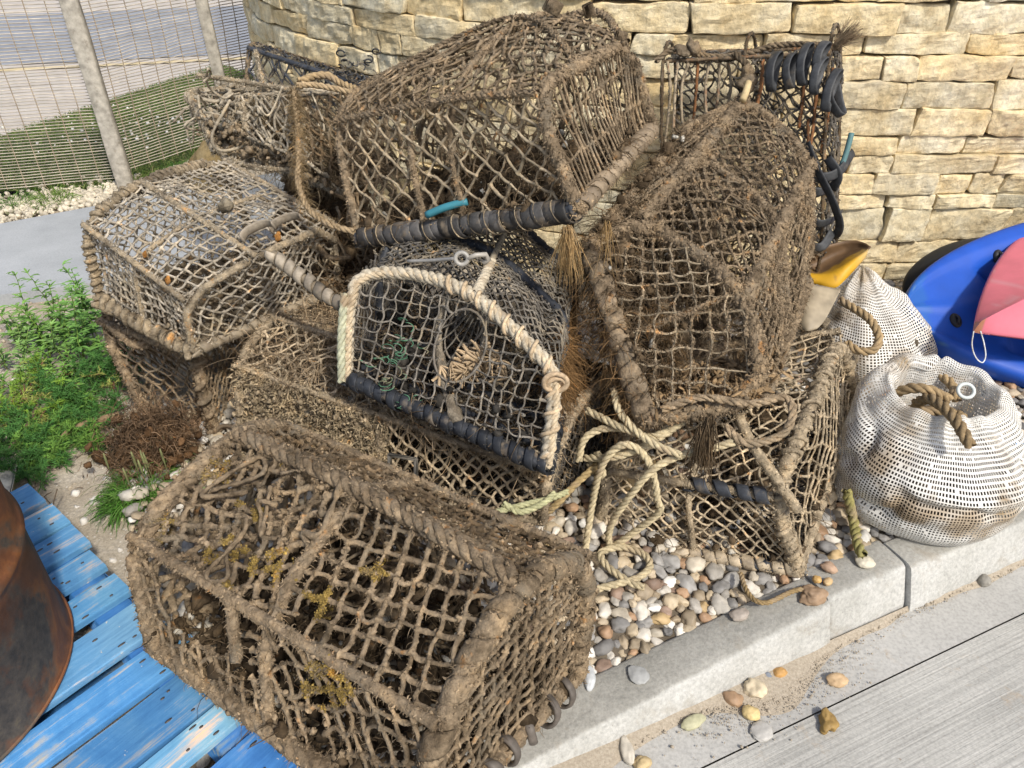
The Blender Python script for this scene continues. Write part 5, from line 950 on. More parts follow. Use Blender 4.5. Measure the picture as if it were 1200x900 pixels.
rope_thing('muddy_rope', [ats([(775, 480, 1.62), (822, 466, 1.60), (878, 473, 1.60), (920, 466, 1.62), (929, 487, 1.60), (914, 511, 1.60), (874, 519, 1.60), (850, 500, 1.62)])], .009, MUD * 1.25, 'thick muddy rope looped on top of the tan pot', .06, lump=.4, mat='mud')
rope_thing('cord_end', [z_([(868, 672), (874, 690), (884, 703), (900, 706), (926, 694), (940, 690)], .125)], .006, np.array((.30, .21, .10)), 'thin brown cord end on the pebbles at the kerb', .03)
rope_thing('weedy_rope', [np.concatenate([ats([(992, 575, 1.80)]), z_([(1000, 610), (1006, 640), (1012, 652)], .14)])], .012, np.array((.27, .24, .09)), 'short greenish rope end beside the white mesh bag', .06)
rope_thing('blue_twine', [z_([(1040, 490), (1020, 492), (985, 488), (960, 490)], .16), z_([(1185, 520), (1200, 520), (1230, 515)], .14)], .0025, np.array((.03, .22, .48)), 'thin bright blue twine on the pebbles', .02)

# ------------------------------------------------------------------ white mesh bags
def holed(mb, X, hole=.62, col=None, rng=None, filled=.0):
    """cloth with a real square hole in every cell; X (nu,nv,3), closed in u"""
    nu, nv, _ = X.shape; a = X; b = np.roll(X, -1, 0); A, B, C_, D = a[:, :-1], b[:, :-1], b[:, 1:], a[:, 1:]; m = (A + B + C_ + D) / 4
    n = nu * (nv - 1); V = [X.reshape(-1, 3)]; ins = [(m + (q - m) * hole).reshape(-1, 3) for q in (A, B, C_, D)]
    i = np.arange(nu)[:, None]; j = np.arange(nv - 1)[None]; i2 = (i + 1) % nu; o = [(i * nv + j).ravel(), (i2 * nv + j).ravel(), (i2 * nv + j + 1).ravel(), (i * nv + j + 1).ravel()]
    base = nu * nv; inn = [base + k * n + np.arange(n) for k in range(4)]; Q = []
    for k in range(4): Q.append(np.stack([o[k], o[(k + 1) % 4], inn[(k + 1) % 4], inn[k]], -1))
    Q = np.concatenate(Q); 
    if filled: f = rng.random(n) < filled; Q = np.concatenate([Q, np.stack([x[f] for x in inn], -1)])
    cc = (1, 1, 1) if col is None else np.concatenate([col.reshape(-1, 3)] + [((col + np.roll(col, -1, 0))[:, :-1] / 2).reshape(-1, 3)] * 4)
    mb.add(np.concatenate(V + ins), Q, col=cc)
def interp(T, pts): pts = np.c_[np.asarray(pts), np.zeros(len(pts))]; L = np.concatenate([[0], np.cumsum(np.linalg.norm(np.diff(pts, axis=0), axis=1))]); q = resample(pts, L[-1] / 120); L2 = np.concatenate([[0], np.cumsum(np.linalg.norm(np.diff(q, axis=0), axis=1))]); return np.stack([np.interp(T * L2[-1], L2, q[:, k]) for k in range(2)], 1)
bc = np.array([1.016, 1.42, .118]); bag = empty('mesh_bag', bc, 'open white mesh bag full of brown rope standing on the kerb', 'mesh bag', 'white mesh bags')
T = np.linspace(0, 1, 92); pr = interp(T, [(.03, .0), (.13, -.004), (.205, .006), (.230, .04), (.238, .09), (.238, .15), (.230, .195), (.210, .222), (.192, .243), (.176, .256), (.156, .257), (.140, .236), (.130, .19), (.130, .13)])
nth = 178; th = np.arange(nth) * 2 * PI / nth; th = th + .010 * np.sin(th * 5 + 1) + .006 * np.sin(th * 17); X = np.zeros((nth, 92, 3)); hi = np.clip((pr[:, 1] - .15) / .09, 0, 1) ; hi = np.where(T > .8, 1, hi)
for i, t in enumerate(th):
    back = .5 + .5 * math.sin(t); fr_ = 1 - back; rr = pr[:, 0] * (1 + .04 * math.cos(2 * t + .4)); 
    rr = rr * .85; z = pr[:, 1] + hi * (.042 * back**1.2 + .006 * fr_**2); rr = rr * (1 - hi * .58 * fr_**1.3) + hi * .010 * back
    X[i, :, 0] = bc[0] + np.cos(t) * rr; X[i, :, 1] = bc[1] + np.sin(t) * rr + hi * .02; X[i, :, 2] = bc[2] + np.maximum(z, 0)
d = nrm(X - (bc + np.array([0, 0, .14]))); wr_ = .015 * fbm(X * np.array([7, 7, 11]), 31, 3) - .013 * np.exp(-(fbm(X * np.array([6, 6, 7]) + 4, 12, 2) / .07)**2) * np.clip((X[..., 2] - bc[2]) / .05, 0, 1) + .007 + .003 * np.sin(X[..., 2] * 95 + 5 * vn(X * 5, 3)) * np.clip(1 - np.abs(X[..., 2] - bc[2] - .10) / .1, 0, 1) + .009 * np.sin(th * 11 + 0)[:, None] * hi[None] * .6
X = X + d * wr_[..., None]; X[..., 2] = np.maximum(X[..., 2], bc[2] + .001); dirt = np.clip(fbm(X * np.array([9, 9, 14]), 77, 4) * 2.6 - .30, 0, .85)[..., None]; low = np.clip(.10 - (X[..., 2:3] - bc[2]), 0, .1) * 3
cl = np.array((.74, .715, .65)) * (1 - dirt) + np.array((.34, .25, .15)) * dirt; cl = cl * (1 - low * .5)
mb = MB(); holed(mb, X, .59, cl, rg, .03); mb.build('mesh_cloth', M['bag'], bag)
cont = empty('rope_coil', bc + np.array([0, .03, .16]), 'brown laid rope coiled inside the open white mesh bag', 'rope')
mb = MB(); P = []
for t in np.linspace(0, 2 * PI * 5, 150): P.append(bc + np.array([math.cos(t) * (.105 - .0015 * t), .05 + math.sin(t) * (.088 - .0015 * t), .115 + .0030 * t + .010 * math.sin(2.3 * t)]))
RB = np.array((.33, .235, .125)); rope(mb, P, .0135, .07, 3, col=RB, lump=.15); mb.build('rope_turns', M['rope'], cont)
mb = MB()
rope(mb, ats([(1046, 462, 1.86), (1066, 455, 1.82), (1088, 457, 1.80), (1112, 468, 1.82)]), .0125, .07, 3, col=RB * 1.05); rope(mb, ats([(1072, 474, 1.84), (1086, 467, 1.79), (1102, 474, 1.745), (1119, 491, 1.70), (1131, 511, 1.665), (1137, 523, 1.66)]), .0135, .07, 3, col=RB * .85); rope(mb, ats([(1088, 428, 1.93), (1104, 440, 1.90), (1116, 452, 1.87), (1122, 470, 1.86)]), .012, .07, 3, col=RB * 1.15); mb.build('loose_rope', M['rope'], cont)
mb = MB(); rg = np.random.default_rng(4); n = 900; a = rg.uniform(0, 6.28, n); r_ = .145 * rg.random(n)**.5; q = bc + np.stack([np.cos(a) * r_, np.sin(a) * r_, rg.uniform(.035, .15, n)], 1); blobs(mb, q, rg.uniform(.010, .024, n), rg, 1, .5, col=np.array((.065, .05, .036)) * rg.uniform(.5, 1.5, (n, 1))); mb.build('dark_bag_filler', M['mud'], cont)  # dark lumps added so the inside reads dark through the bag's holes
mb = MB(); c = at(1132, 458, 1.83); tt = np.arange(24) * 2 * PI / 24; sweep(mb, c + np.stack([np.cos(tt) * .019, np.sin(tt) * .012, np.sin(tt) * .012], 1), .0045, 8, col=(.62, .66, .62), closed=True, caps=False); o = mb.build('plastic_ring', M['plastic'], cont)

def slump_bag():
    c = np.array([1.125, 2.03, .118]); e = empty('mesh_bag', c, 'slumped white mesh bag behind the open one, against the blue kayak', 'mesh bag', 'white mesh bags')
    T = np.linspace(0, 1, 62); pr = interp(T, [(.02, .0), (.12, .0), (.172, .02), (.185, .07), (.165, .13), (.125, .19), (.085, .24), (.05, .275), (.03, .30), (.012, .315)]); n = 120; th = np.arange(n) * 2 * PI / n; X = np.zeros((n, 62, 3))
    for i, t in enumerate(th):
        s = pr[:, 1] / .3; X[i] = np.stack([c[0] + np.cos(t) * pr[:, 0] - .085 * s**1.3, c[1] + np.sin(t) * pr[:, 0] * .85 + .02 * s, c[2] + pr[:, 1]], 1)
    d = nrm(X - (c + np.array([0, 0, .1]))); X = X + d * (.03 * fbm(X * 8, 3, 3) + .007 * np.sin(th * 9)[:, None] * (pr[:, 1] / .3)[None])[..., None]; X[..., 2] = np.maximum(X[..., 2], c[2])
    dirt = np.clip(fbm(X * 11, 17, 4) * 2.4 - .5, 0, .8)[..., None]; cl = np.array((.76, .73, .66)) * (1 - dirt) + np.array((.36, .27, .17)) * dirt; mb = MB(); holed(mb, X, .6, cl, rg, .04); mb.build('mesh_cloth', M['bag'], e)
    mb = MB(); n = 160; r2 = np.random.default_rng(3); q = c + np.stack([r2.normal(0, .06, n) - .02, r2.normal(0, .05, n), r2.uniform(.02, .16, n)], 1); blobs(mb, q, r2.uniform(.015, .035, n), r2, 1, .4, col=np.array((.30, .25, .18)) * r2.uniform(.4, 1.3, (n, 1))); mb.build('bag_contents', M['mud'], e)
slump_bag()
rope_thing('rope_loop', [ats([(985, 352, 2.03), (1002, 362, 1.99), (1020, 375, 1.95), (1030, 395, 1.93), (1024, 410, 1.93), (1006, 411, 1.94), (992, 402, 1.97)])], .011, RB * 1.1, 'single loop of brown rope lying on the slumped white bag', .06)

# ------------------------------------------------------------------ kayaks
def hull(nose, ang, L, W, H, sec, roll=0., p=2.2, q=.6, n=90, nose_up=.5, col=(1, 1, 1), colf=None):
    ax = np.array([math.cos(ang), math.sin(ang), 0]); la = np.array([-math.sin(ang), math.cos(ang), 0]); t = L * (.5 - .5 * np.cos(np.linspace(0, PI, n))); X = []; C_ = []
    for tt in t:
        f = max(1e-4, 1 - abs(1 - 2 * tt / L)**p)**q; ring = sec(tt, W * f, H, f); row = []
        for y, z in ring:
            zz = z - H; yy = y * math.cos(roll) - zz * math.sin(roll); z2 = y * math.sin(roll) + zz * math.cos(roll); row.append(np.array(nose) + ax * tt + la * yy + np.array([0, 0, z2]))
        X.append(row)
    return np.array(X), t, ax, la
def sec_blue(t, w, H, f):
    b = H * (1 - f)**1.6 * .75; out = []
    for y, z in [(0, 0), (-.45, .015), (-.72, .06), (-.86, .18), (-.93, .42), (-1.0, .78), (-.995, .90), (-.96, .965), (-.90, .985)]: out.append((y * w, b + z * (H - b)))
    for y in np.linspace(-.84, .84, 29):
        rec = .5 * (1 + np.tanh((.60 - abs(y)) * 22)) * .5 * (1 + math.tanh((t - .33 + .12 * y * y) * 34)); rim = .5 * (1 + np.tanh((abs(y) - .74) * 30)); z = .93 + .07 * rim + .04 * (1 - y * y) * (1 - rim) + .04 * math.exp(-(y / .12)**2) * (1 - rec) - .40 * rec; out.append((y * w, b + z * (H - b)))
    for y, z in [(.90, .985), (.96, .965), (.995, .90), (1.0, .78), (.93, .42), (.86, .18), (.72, .06), (.45, .015), (0, 0)]: out.append((y * w, b + z * (H - b)))
    return out
nb = np.array([1.20, 2.05, .30]); blue = empty('kayak', (nb[0], nb[1], BED), 'blue sit-on-top kayak with its nose by the mesh bags, resting against the wall', 'kayak')
X, t, ax, la = hull(nb, .06, 2.7, .42, .22, sec_blue, .52); mb = MB(); BLUE = np.array((.010, .080, .45)); cc = np.tile(BLUE, X.shape[:2] + (1,)); worn = (X[..., 0] < nb[0] + .075 + .02 * vn(X * 40, 3)); cc[worn] = (.014, .10, .40); sc_ = (vn(X * 90, 5) > .62) & (X[..., 0] < nb[0] + .09); cc[sc_] = (.06, .16, .36)
grid(mb, X, cc); mb.build('hull', M['plastic'], blue)
def onblue(tt, y): i = int(np.argmin(np.abs(t - tt))); j = 9 + int(round((y + .84) / 1.68 * 28)); a, b2 = X[i, j], X[i, min(j + 1, X.shape[1] - 1)]; n = nrm(np.cross(X[i + 1, j] - a, b2 - a)); return a, (n if n[2] > 0 else -n), nrm(b2 - a)
for (tt, y, lb) in ((.15, -.30, 0), (.36, .66, 1), (.50, .70, 1)):
    c, n, e1 = onblue(tt, y); e2 = np.cross(n, e1); th = np.linspace(0, 2 * PI, 24, endpoint=False); mb = MB(); ring = lambda r, h: c + (e1 * np.cos(th)[:, None] + e2 * .72 * np.sin(th)[:, None]) * r + n * h
    G = np.stack([ring(.024, -.002), ring(.024, .004), ring(.019, .008), ring(.008, .010), ring(.0005, .010)], 1); grid(mb, G[::-1], (.022, .022, .025), True); sweep(mb, resample([c + e1 * -.012 + n * .008, c + n * .020, c + e1 * .012 + n * .008], .004), .004, 8, col=(.03, .03, .032))
    fit = mb.build('deck_fitting', M['plastic'], blue)
    if lb: mb = MB(); sweep(mb, c + n * .014 + (e2 * (np.cos(th) * .017 - .016)[:, None] + e1 * np.sin(th)[:, None] * .012), .0024, 8, col=(.55, .55, .54), closed=True, caps=False); rgm = mb.build('steel_ring', M['metal'], blue); rgm.parent = fit
c, n, e1 = onblue(.26, -.22); e2 = np.cross(n, e1); mb = MB(); sx = np.linspace(-1, 1, 13); G = np.array([[c + e1 * (.030 * a * (1 - .3 * b2)) + e2 * (.062 * b2) + n * (.016 * max(0, 1 - a * a)**.5 * max(0, 1 - b2 * b2)**.3) for a in sx] for b2 in sx]); grid(mb, G, BLUE * 1.15); mb.build('deck_boss', M['plastic'], blue)
def sec_pink(t, w, H, f):
    b = H * (1 - f)**1.3 * .6; out = []
    for y, z in [(-1, .06), (-1.015, .0), (-1.0, .07), (-.98, .12), (-.93, .17), (-.7, .36), (-.45, .56), (-.2, .77), (-.07, .90), (-.02, .955), (0, .965), (.02, .955), (.07, .90), (.2, .77), (.45, .56), (.7, .36), (.93, .17), (.98, .12), (1, .07), (1.015, 0), (1, .06), (.5, .08), (0, .1), (-.5, .08), (-1, .06)]: out.append((y * w, z * (H - b)))
    return out
npk = np.array([1.285, 1.80, .455]); pink = empty('kayak', npk, 'faded pink kayak lying upside down on the blue kayak', 'kayak')
X2, t2, ax2, la2 = hull(npk, .50, 1.3, .27, .11, sec_pink, .24, p=1.55, q=.97); mb = MB(); PK = np.array((.60, .155, .20)); pc = np.tile(PK, X2.shape[:2] + (1,)) * (1 + .12 * fbm(X2 * 7, 3, 4))[..., None]; sc_ = vn(X2 * np.array([30, 90, 30]), 5) > .55; pc[sc_] = pc[sc_] * .8 + .1; tip = (X2[..., 0] < npk[0] + .008); pc[tip] = (.40, .17, .10); grid(mb, X2, np.clip(pc, 0, 1)); mb.build('hull', M['plastic'], pink)
mb = MB(); q = [at(1141, 388, 1.735), at(1139, 404, 1.74), at(1143, 418, 1.74), at(1151, 425, 1.74), at(1155, 417, 1.74), at(1153, 402, 1.735), at(1149, 388, 1.73)]; sweep(mb, resample(q, .004), .0014, 6, col=(.72, .72, .70)); mb.build('grab_cord', M['rope'], pink)
cb = at(1152, 330, 2.57); bk = empty('plastic_tub', (cb[0], cb[1], BED), 'shiny black plastic tub lying on its side between the wall and blue kayak', 'tub'); e1 = nrm(np.array([1, .10, 0.06])); e3 = nrm(np.array([-.05, -.80, .55])); e2 = np.cross(e3, e1); mb = MB(); uu = np.linspace(0, 1, 26); th = np.linspace(0, 2 * PI, 72, endpoint=False); 
prf = [(0.0, .085), (.35, .082), (.62, .07), (.80, .05), (.92, .022), (.98, .006), (1.0, -.004), (.99, -.012), (.9, -.02), (.0, -.02)]
G = np.array([[cb + e1 * .265 * r_ * np.cos(a) * (1 + .04 * np.cos(2 * a)) + e2 * .15 * r_ * np.sin(a) + e3 * z for r_, z in prf] for a in th]); grid(mb, G, (.012, .014, .018), True); mb.build('shell', M['plastic'], bk)

# ------------------------------------------------------------------ broken plastic beside the leaning pot
def patch(name, rows, mat, colf, parent=None, th=.003, n=(34, 18)):
    R_ = [resample(ats(r_), .002) for r_ in rows]; R_ = np.array([np.stack([np.interp(np.linspace(0, 1, n[0]), np.linspace(0, 1, len(q)), q[:, k]) for k in range(3)], 1) for q in R_])
    Cc_ = np.stack([resample(R_[:, i], .001)[np.linspace(0, len(resample(R_[:, i], .001)) - 1, n[1]).astype(int)] for i in range(n[0])]); Cc_ = Cc_ + .0018 * fbm(Cc_ * 60, 2, 3)[..., None]
    mb = MB(); grid(mb, Cc_, np.array([[colf(i / n[0], j / n[1], Cc_[i, j]) for j in range(n[1])] for i in range(n[0])])); o = mb.build(name, mat, parent); md = o.modifiers.new('thickness', 'SOLIDIFY'); md.thickness = th; md.offset = 0; return o
def yc(u, v, p): 
    k = fbm(p * 55, 3, 3); dd = np.clip((.52 - .25 * (u - .4) - v) * 9 + k * 2.2, 0, 1) * (v < .66); dd = max(dd, np.clip(k * 2 - .7, 0, .7)); yb = np.array((.60, .33, .02)) * (1 + .15 * k); yb = yb * (1 - np.clip((u - .7) * 2, 0, .6)) + np.array((.48, .40, .24)) * np.clip((u - .7) * 2, 0, .6); return yb * (1 - dd) + np.array((.15, .09, .045)) * (1 + .4 * k) * dd
o = patch('plastic_scoop', [[(940, 302, 2.16), (965, 290, 2.18), (990, 282, 2.18), (1008, 283, 2.16), (1021, 289, 2.13)], [(941, 309, 2.20), (962, 304, 2.21), (985, 297, 2.20), (1005, 292, 2.17), (1019, 291, 2.13)], [(941, 316, 2.19), (958, 319, 2.19), (975, 313, 2.17), (995, 303, 2.14), (1018, 292, 2.12)], [(940, 320, 2.13), (957, 323, 2.11), (975, 321, 2.09), (995, 309, 2.08), (1017, 294, 2.10)], [(938, 330, 2.12), (956, 333, 2.10), (977, 338, 2.08), (994, 324, 2.08), (1014, 302, 2.10)]], M['plastic'], yc); tag(o, 'broken yellow plastic scoop crusted with brown dirt beside the leaning pot', 'plastic scoop')
o = patch('plastic_shard', [[(930, 330, 2.04), (955, 334, 2.02), (985, 340, 2.0)], [(925, 352, 2.02), (950, 352, 1.97), (977, 356, 1.97)], [(926, 374, 1.99), (945, 372, 1.94), (966, 376, 1.94)], [(930, 384, 1.98), (944, 388, 1.93), (957, 386, 1.93)]], M['plastic'], lambda u, v, p: np.array((.34, .28, .19)) * (1 + .6 * fbm(p * 40, 5, 4)), th=.004); tag(o, 'cracked grey tan plastic shard below the yellow scoop', 'plastic shard')

# ------------------------------------------------------------------ pallet and drum
e_ = np.array([.774, -.633, 0]); s_ = np.array([.620, .785, 0]); e_ = nrm(e_); s_ = nrm(s_ - e_ * (s_ @ e_)); up_ = np.array([0, 0, 1.])
pal = empty('pallet', e_ * -1.2 + s_ * -.2 + up_ * BED, 'blue painted wooden pallet with worn boards under the rusty drum', 'pallet'); rg = np.random.default_rng(19); ed = [-1.76, -1.655, -1.548, -1.437, -1.337, -1.240, -1.118, -1.018, -.905, -.815, -.70, -.60]
gp = [.014, .014, .028, .030, .028, .028, .018, .014, .036, .014, .02]
cs = [(.9, .95, 1), (1.1, 1.1, 1.05), (1., 1., 1.), (.85, .9, .95), (.95, 1, 1), (1.55, 1.25, 1.1), (1.05, 1.1, 1.15), (.75, .8, .85), (1.7, 1.4, 1.15), (.55, .75, 1.05), (.9, .9, 1)]
for i in range(11):
    t0, t1 = ed[i], ed[i + 1] - gp[i]; L = 1.02; end = .33 + rg.uniform(-.012, .012) - (.0 if i < 7 else .02); c = e_ * ((t0 + t1) / 2) + s_ * (end - L / 2) + up_ * (.192 + rg.uniform(-.0025, .0025)); a = rg.normal(0, .008); ee = nrm(e_ + s_ * a); ss = nrm(s_ - e_ * a)
    mb = MB(); n = 60; u = np.linspace(-L / 2, L / 2, n); wv = (t1 - t0) / 2; prf = [(-1, -.5), (-1, .3), (-.97, .5), (-.5, .5), (0, .5), (.5, .5), (.97, .5), (1, .3), (1, -.5), (-1, -.5)]
    G = np.array([[c + ss * x + ee * (wv * a_ + .0012 * vn(np.array([x * 14, i, a_]), 2)) + up_ * (.017 * b_ + (.0012 * fbm(np.array([x * 8, a_ * 9, i * 3.]), 6, 2) if b_ > 0 else 0)) for a_, b_ in prf] for x in u]); wq = np.clip(1 - (L / 2 - u) / .16 + .5 * vn(np.c_[u * 30, np.full(n, i * 3.1), 0 * u], 4), 0, 1)[:, None, None]; wq = wq * np.ones((n, len(prf), 1)); grid(mb, G[:, ::-1], np.array(cs[i]) * (1 - wq) + np.array(cs[i]) * np.array((1.75, 1.28, 1.0)) * wq)
    for x in (0, n - 1): V = np.concatenate([G[x, :-1], G[x, :-1].mean(0)[None]]); kk = np.arange(9); T_ = np.stack([kk, (kk + 1) % 9, np.full(9, 9)], 1); mb.add(V, None, T_ if x else T_[:, ::-1], cs[i])
    bd = mb.build('deck_board', M['pallet'], pal, smooth=False)
    for sp_ in (end - .045, end - .085):
        for w in (-.45, .45):
            q = c + ss * (sp_ - (end - L / 2) + rg.normal(0, .012)) + ee * wv * (w + rg.normal(0, .2)) + up_ * .0085; mb = MB(); th = np.arange(10) * 2 * PI / 10; ring = q + (ee * np.cos(th)[:, None] * .0022 + ss * np.sin(th)[:, None] * rg.uniform(.003, .008)); mb.add(np.concatenate([ring, ring + up_ * .0012, q[None] + up_ * .0014]), np.stack([np.arange(10), (np.arange(10) + 1) % 10, 10 + (np.arange(10) + 1) % 10, 10 + np.arange(10)], 1), np.stack([10 + np.arange(10), 10 + (np.arange(10) + 1) % 10, np.full(10, 20)], 1), (.06, .05, .045)); nl = mb.build('nail_head', M['metal'], pal); nl.parent = bd
for sv_ in (.275, -.18, -.63):
    mb = MB(); box(mb, e_ * -1.18 + s_ * sv_ + up_ * .140, [e_, s_, up_], (1.16, .075, .084), (.45, .62, .8), .004); mb.build('bearer', M['pallet'], pal)
for tv in (-1.7, -1.18, -.66):
    mb = MB(); box(mb, e_ * tv + s_ * -.18 + up_ * .089, [e_, s_, up_], (.095, 1.0, .016), (.5, .65, .8), .003); mb.build('base_board', M['pallet'], pal)
dc = np.array([-1.112, .815, .203]); dr = empty('oil_drum', dc, 'rusty steel drum standing on the blue pallet', 'drum'); th = np.linspace(0, 2 * PI, 120, endpoint=False)
prf = [(.283, .004), (.290, .0), (.295, .004), (.2935, .011), (.291, .017), (.2905, .020), (.2895, .03), (.2895, .235), (.2905, .250), (.293, .262), (.2975, .270), (.293, .278), (.2905, .290), (.2895, .305), (.2895, .48), (.2905, .495), (.2975, .515), (.2905, .535), (.2895, .56), (.2905, .575), (.293, .582), (.294, .592), (.288, .596), (.282, .59), (.279, .572), (.0, .572)]
G = np.array([[dc + np.array([math.cos(a) * r_, math.sin(a) * r_, z]) + np.array([math.cos(a), math.sin(a), 0]) * .0018 * fbm(np.array([math.cos(a) * 3, math.sin(a) * 3, z * 6]), 3, 2) for r_, z in prf] for a in th]); mb = MB(); 
cz = np.array([[(.62, .60, .60) if .03 < z < .25 else ((1.25, 1.1, .95) if z > .27 else (1.1, 1.0, .9)) for r_, z in prf] for a in th]); grid(mb, G, cz, True); mb.build('shell', M['drum'], dr)
mb = MB(); sweep(mb, dc + np.stack([np.cos(th) * .2925, np.sin(th) * .2925, 0 * th + .007], 1), .0042, 8, col=(1.7, 1.5, 1.2), closed=True, caps=False, lump=.15); mb.build('bottom_chime', M['drum'], dr)
mb = MB(); box(mb, atz(4, 574, .115), [nrm(np.array([.35, -.9, 0])), nrm(np.array([.9, .35, 0])), up_], (.20, .05, .024), (.66, .59, .45), .003); tag(mb.build('plank', M['wood']), 'short bare plank lying at the far corner of the blue pallet', 'plank')

# ------------------------------------------------------------------ plants on the left
def plant(u, v, h, stems, label, col, kind='feather', spread=.05, seed=0, cat='weed', lean=.35, leafl=.022, z=None, d=None):
    rg_ = np.random.default_rng(seed); col = tuple(np.array(col) * np.array((1.5, 1.32, 1.5))); c = atz(u, v, BED if z is None else z); e = empty('weed_plant', c, label, cat, 'weeds on the sandy ground'); ml = MB(); col = np.array(col)
    for k in range(stems):
        b = c + np.append(rg_.normal(0, spread, 2), 0); a = rg_.uniform(0, 6.28); ln = rg_.uniform(.1, 1) * lean; hh = h * rg_.uniform(.55, 1.1); t = np.linspace(0, 1, 9)[:, None]
        P = b + np.array([math.cos(a) * ln, math.sin(a) * ln, 0]) * hh * t**1.4 + np.array([0, 0, hh]) * (t - .22 * ln * t**2.5) + np.cumsum(rg_.normal(0, .003, (9, 3)), 0); ms = MB(); sweep(ms, P, np.linspace(.0022, .0009, 9), 5, col=(col * np.array((1.2, .95, .9))) if kind != 'red' else np.array((.20, .055, .05)) * rg_.uniform(.6, 1.6)); ms.build('stem', M['leaf'], e)
        if kind in ('feather', 'red'):
            m = int(22 if kind == 'feather' else 9); i = rg_.uniform(.12, 1, m); Q = np.stack([np.interp(i, t[:, 0], P[:, x]) for x in range(3)], 1); dirs = nrm(np.stack([rg_.normal(size=m), rg_.normal(size=m), rg_.uniform(-.1, .9, m)], 1)); Lb = leafl * 1.8 * (1.15 - i) * rg_.uniform(.6, 1.3, m) + .008
            tips = Q + dirs * Lb[:, None]; tt = np.linspace(0, 1, 4)[None, :, None]; tubes(ml, Q[:, None] * (1 - tt) + tips[:, None] * tt, .0007, 3, np.clip(col * rg_.uniform(.7, 1.3, (m, 1)), 0, 1))
            r_ = np.repeat(np.arange(m), 11); s = rg_.uniform(.1, 1, len(r_))[:, None]; B = Q[r_] * (1 - s) + tips[r_] * s; hairs(ml, B, rg_, leafl * .55, .0012, dirs[r_], .1, .65, 3, 3, np.clip(col * rg_.uniform(.65, 1.45, (len(r_), 1)) * np.array([1, 1, .9]), 0, 1))
        elif kind == 'broad':
            m = 16; i = np.linspace(.2, 1, m); Q = np.stack([np.interp(i, t[:, 0], P[:, x]) for x in range(3)], 1); ang = np.arange(m) * 2.4 + a
            for q, an, ii in zip(Q, ang, i):
                dv = nrm(np.array([math.cos(an), math.sin(an), .55])); sd = nrm(np.cross(dv, (0, 0, 1))); L = leafl * 1.75 * (1.25 - .75 * ii) * rg_.uniform(.6, 1.25)
                for f in (-.8, 0, .8):
                    d2 = nrm(dv + sd * f * .75); Lk = L * (1 if f == 0 else .72); x = np.linspace(0, 1, 5); w_ = np.sin(PI * np.clip(x * .92 + .04, 0, 1))**.8 * Lk * .085 + .0003; s2 = nrm(np.cross(d2, (0, 0, 1))); mid = q + d2 * (Lk * x)[:, None] + np.array([0, 0, -.28 * Lk]) * (x**2)[:, None]; G = np.stack([mid - s2 * w_[:, None], mid + np.array([0, 0, -.0012]), mid + s2 * w_[:, None]], 1); grid(ml, G, np.clip(col * rg_.uniform(.75, 1.3), 0, 1))
    if ml.n: ml.build('leaves', M['leaf'], e)
    return e
GR = (.095, .21, .035); GD = (.045, .135, .028); GY = (.20, .25, .06)
plant(62, 415, .26, 9, 'tallest weed with divided leaves, behind the red stemmed one by the path edge', GR, 'broad', .06, 1, leafl=.034); plant(108, 408, .30, 9, 'tall leafy weed touching the grey netted pot', (.10, .23, .045), 'broad', .05, 2, leafl=.036); plant(22, 425, .17, 10, 'pale leafy weed at the photo left edge below the path', (.13, .25, .06), 'broad', .06, 3, leafl=.030); plant(85, 440, .16, 10, 'leafy weed in front of the tallest one', GR, 'broad', .06, 13, leafl=.028)
plant(52, 478, .11, 26, 'weed with dark red stems and yellowing leaves, middle of the patch', GY, 'red', .075, 4, lean=1.0); plant(120, 458, .14, 22, 'dark feathery weed beside the crushed pot', GD, 'feather', .055, 5, lean=.7); plant(22, 520, .10, 24, 'low dark green feathery weed at the photo left edge', GD, 'feather', .07, 6, lean=.9); plant(75, 520, .09, 20, 'low feathery weed behind the bent root', GR, 'feather', .055, 7, lean=.9); plant(115, 500, .08, 16, 'small feathery weed next to the brown seaweed clump', GD, 'feather', .04, 8, lean=1.); plant(15, 480, .12, 18, 'bright feathery weed left of the red stemmed one', (.13, .25, .03), 'feather', .06, 9, lean=.8); plant(50, 545, .06, 14, 'lowest feathery weed on the bare sand near the pallet', GD, 'feather', .05, 10, lean=1.1)
def tuft(u, v, n, L, label, seed, rad=.05, col=(.10, .20, .04), seeds=8, group='grass tufts', z=None):
    rg_ = np.random.default_rng(seed); c = atz(u, v, BED if z is None else z); e = empty('grass_tuft', c, label, 'grass tuft', group); mb = MB(); a = rg_.uniform(0, 6.28, n); r_ = rad * rg_.random(n)**.6; B = c + np.stack([np.cos(a) * r_, np.sin(a) * r_, 0 * a], 1); D = np.stack([np.cos(a) * r_ / rad * .9, np.sin(a) * r_ / rad * .9, np.ones(n)], 1); hairs(mb, B, rg_, L, .0014, nrm(D), .75, .35, 7, 3, np.clip(np.array(col) * rg_.uniform(.55, 1.6, (n, 1)) * np.array([1, 1, .9]), 0, 1)); mb.build('blades', M['leaf'], e)
    if seeds:
        for k in range(seeds):
            mb = MB()
            b = c + np.append(rg_.normal(0, rad * .6, 2), 0); P = b + np.array([rg_.normal(0, .03), rg_.normal(.02, .03), 1.0]) * np.linspace(0, L * 1.15, 8)[:, None]; sweep(mb, P, [.0009] * 5 + [.003, .0032, .0012], 6, col=(.20, .21, .09), lump=.3)
            mb.build('seed_head', M['leaf'], e)
tuft(172, 575, 900, .105, 'green grass tuft between the muddy front pot and the pallet', 1, .062); tuft(145, 590, 380, .07, 'short bright grass tuft at the left of the larger one', 11, .035, (.08, .22, .03), 0); tuft(200, 545, 160, .085, 'sparse grass tuft with seed heads against the brown seaweed clump', 12, .04, (.14, .2, .07), 7)
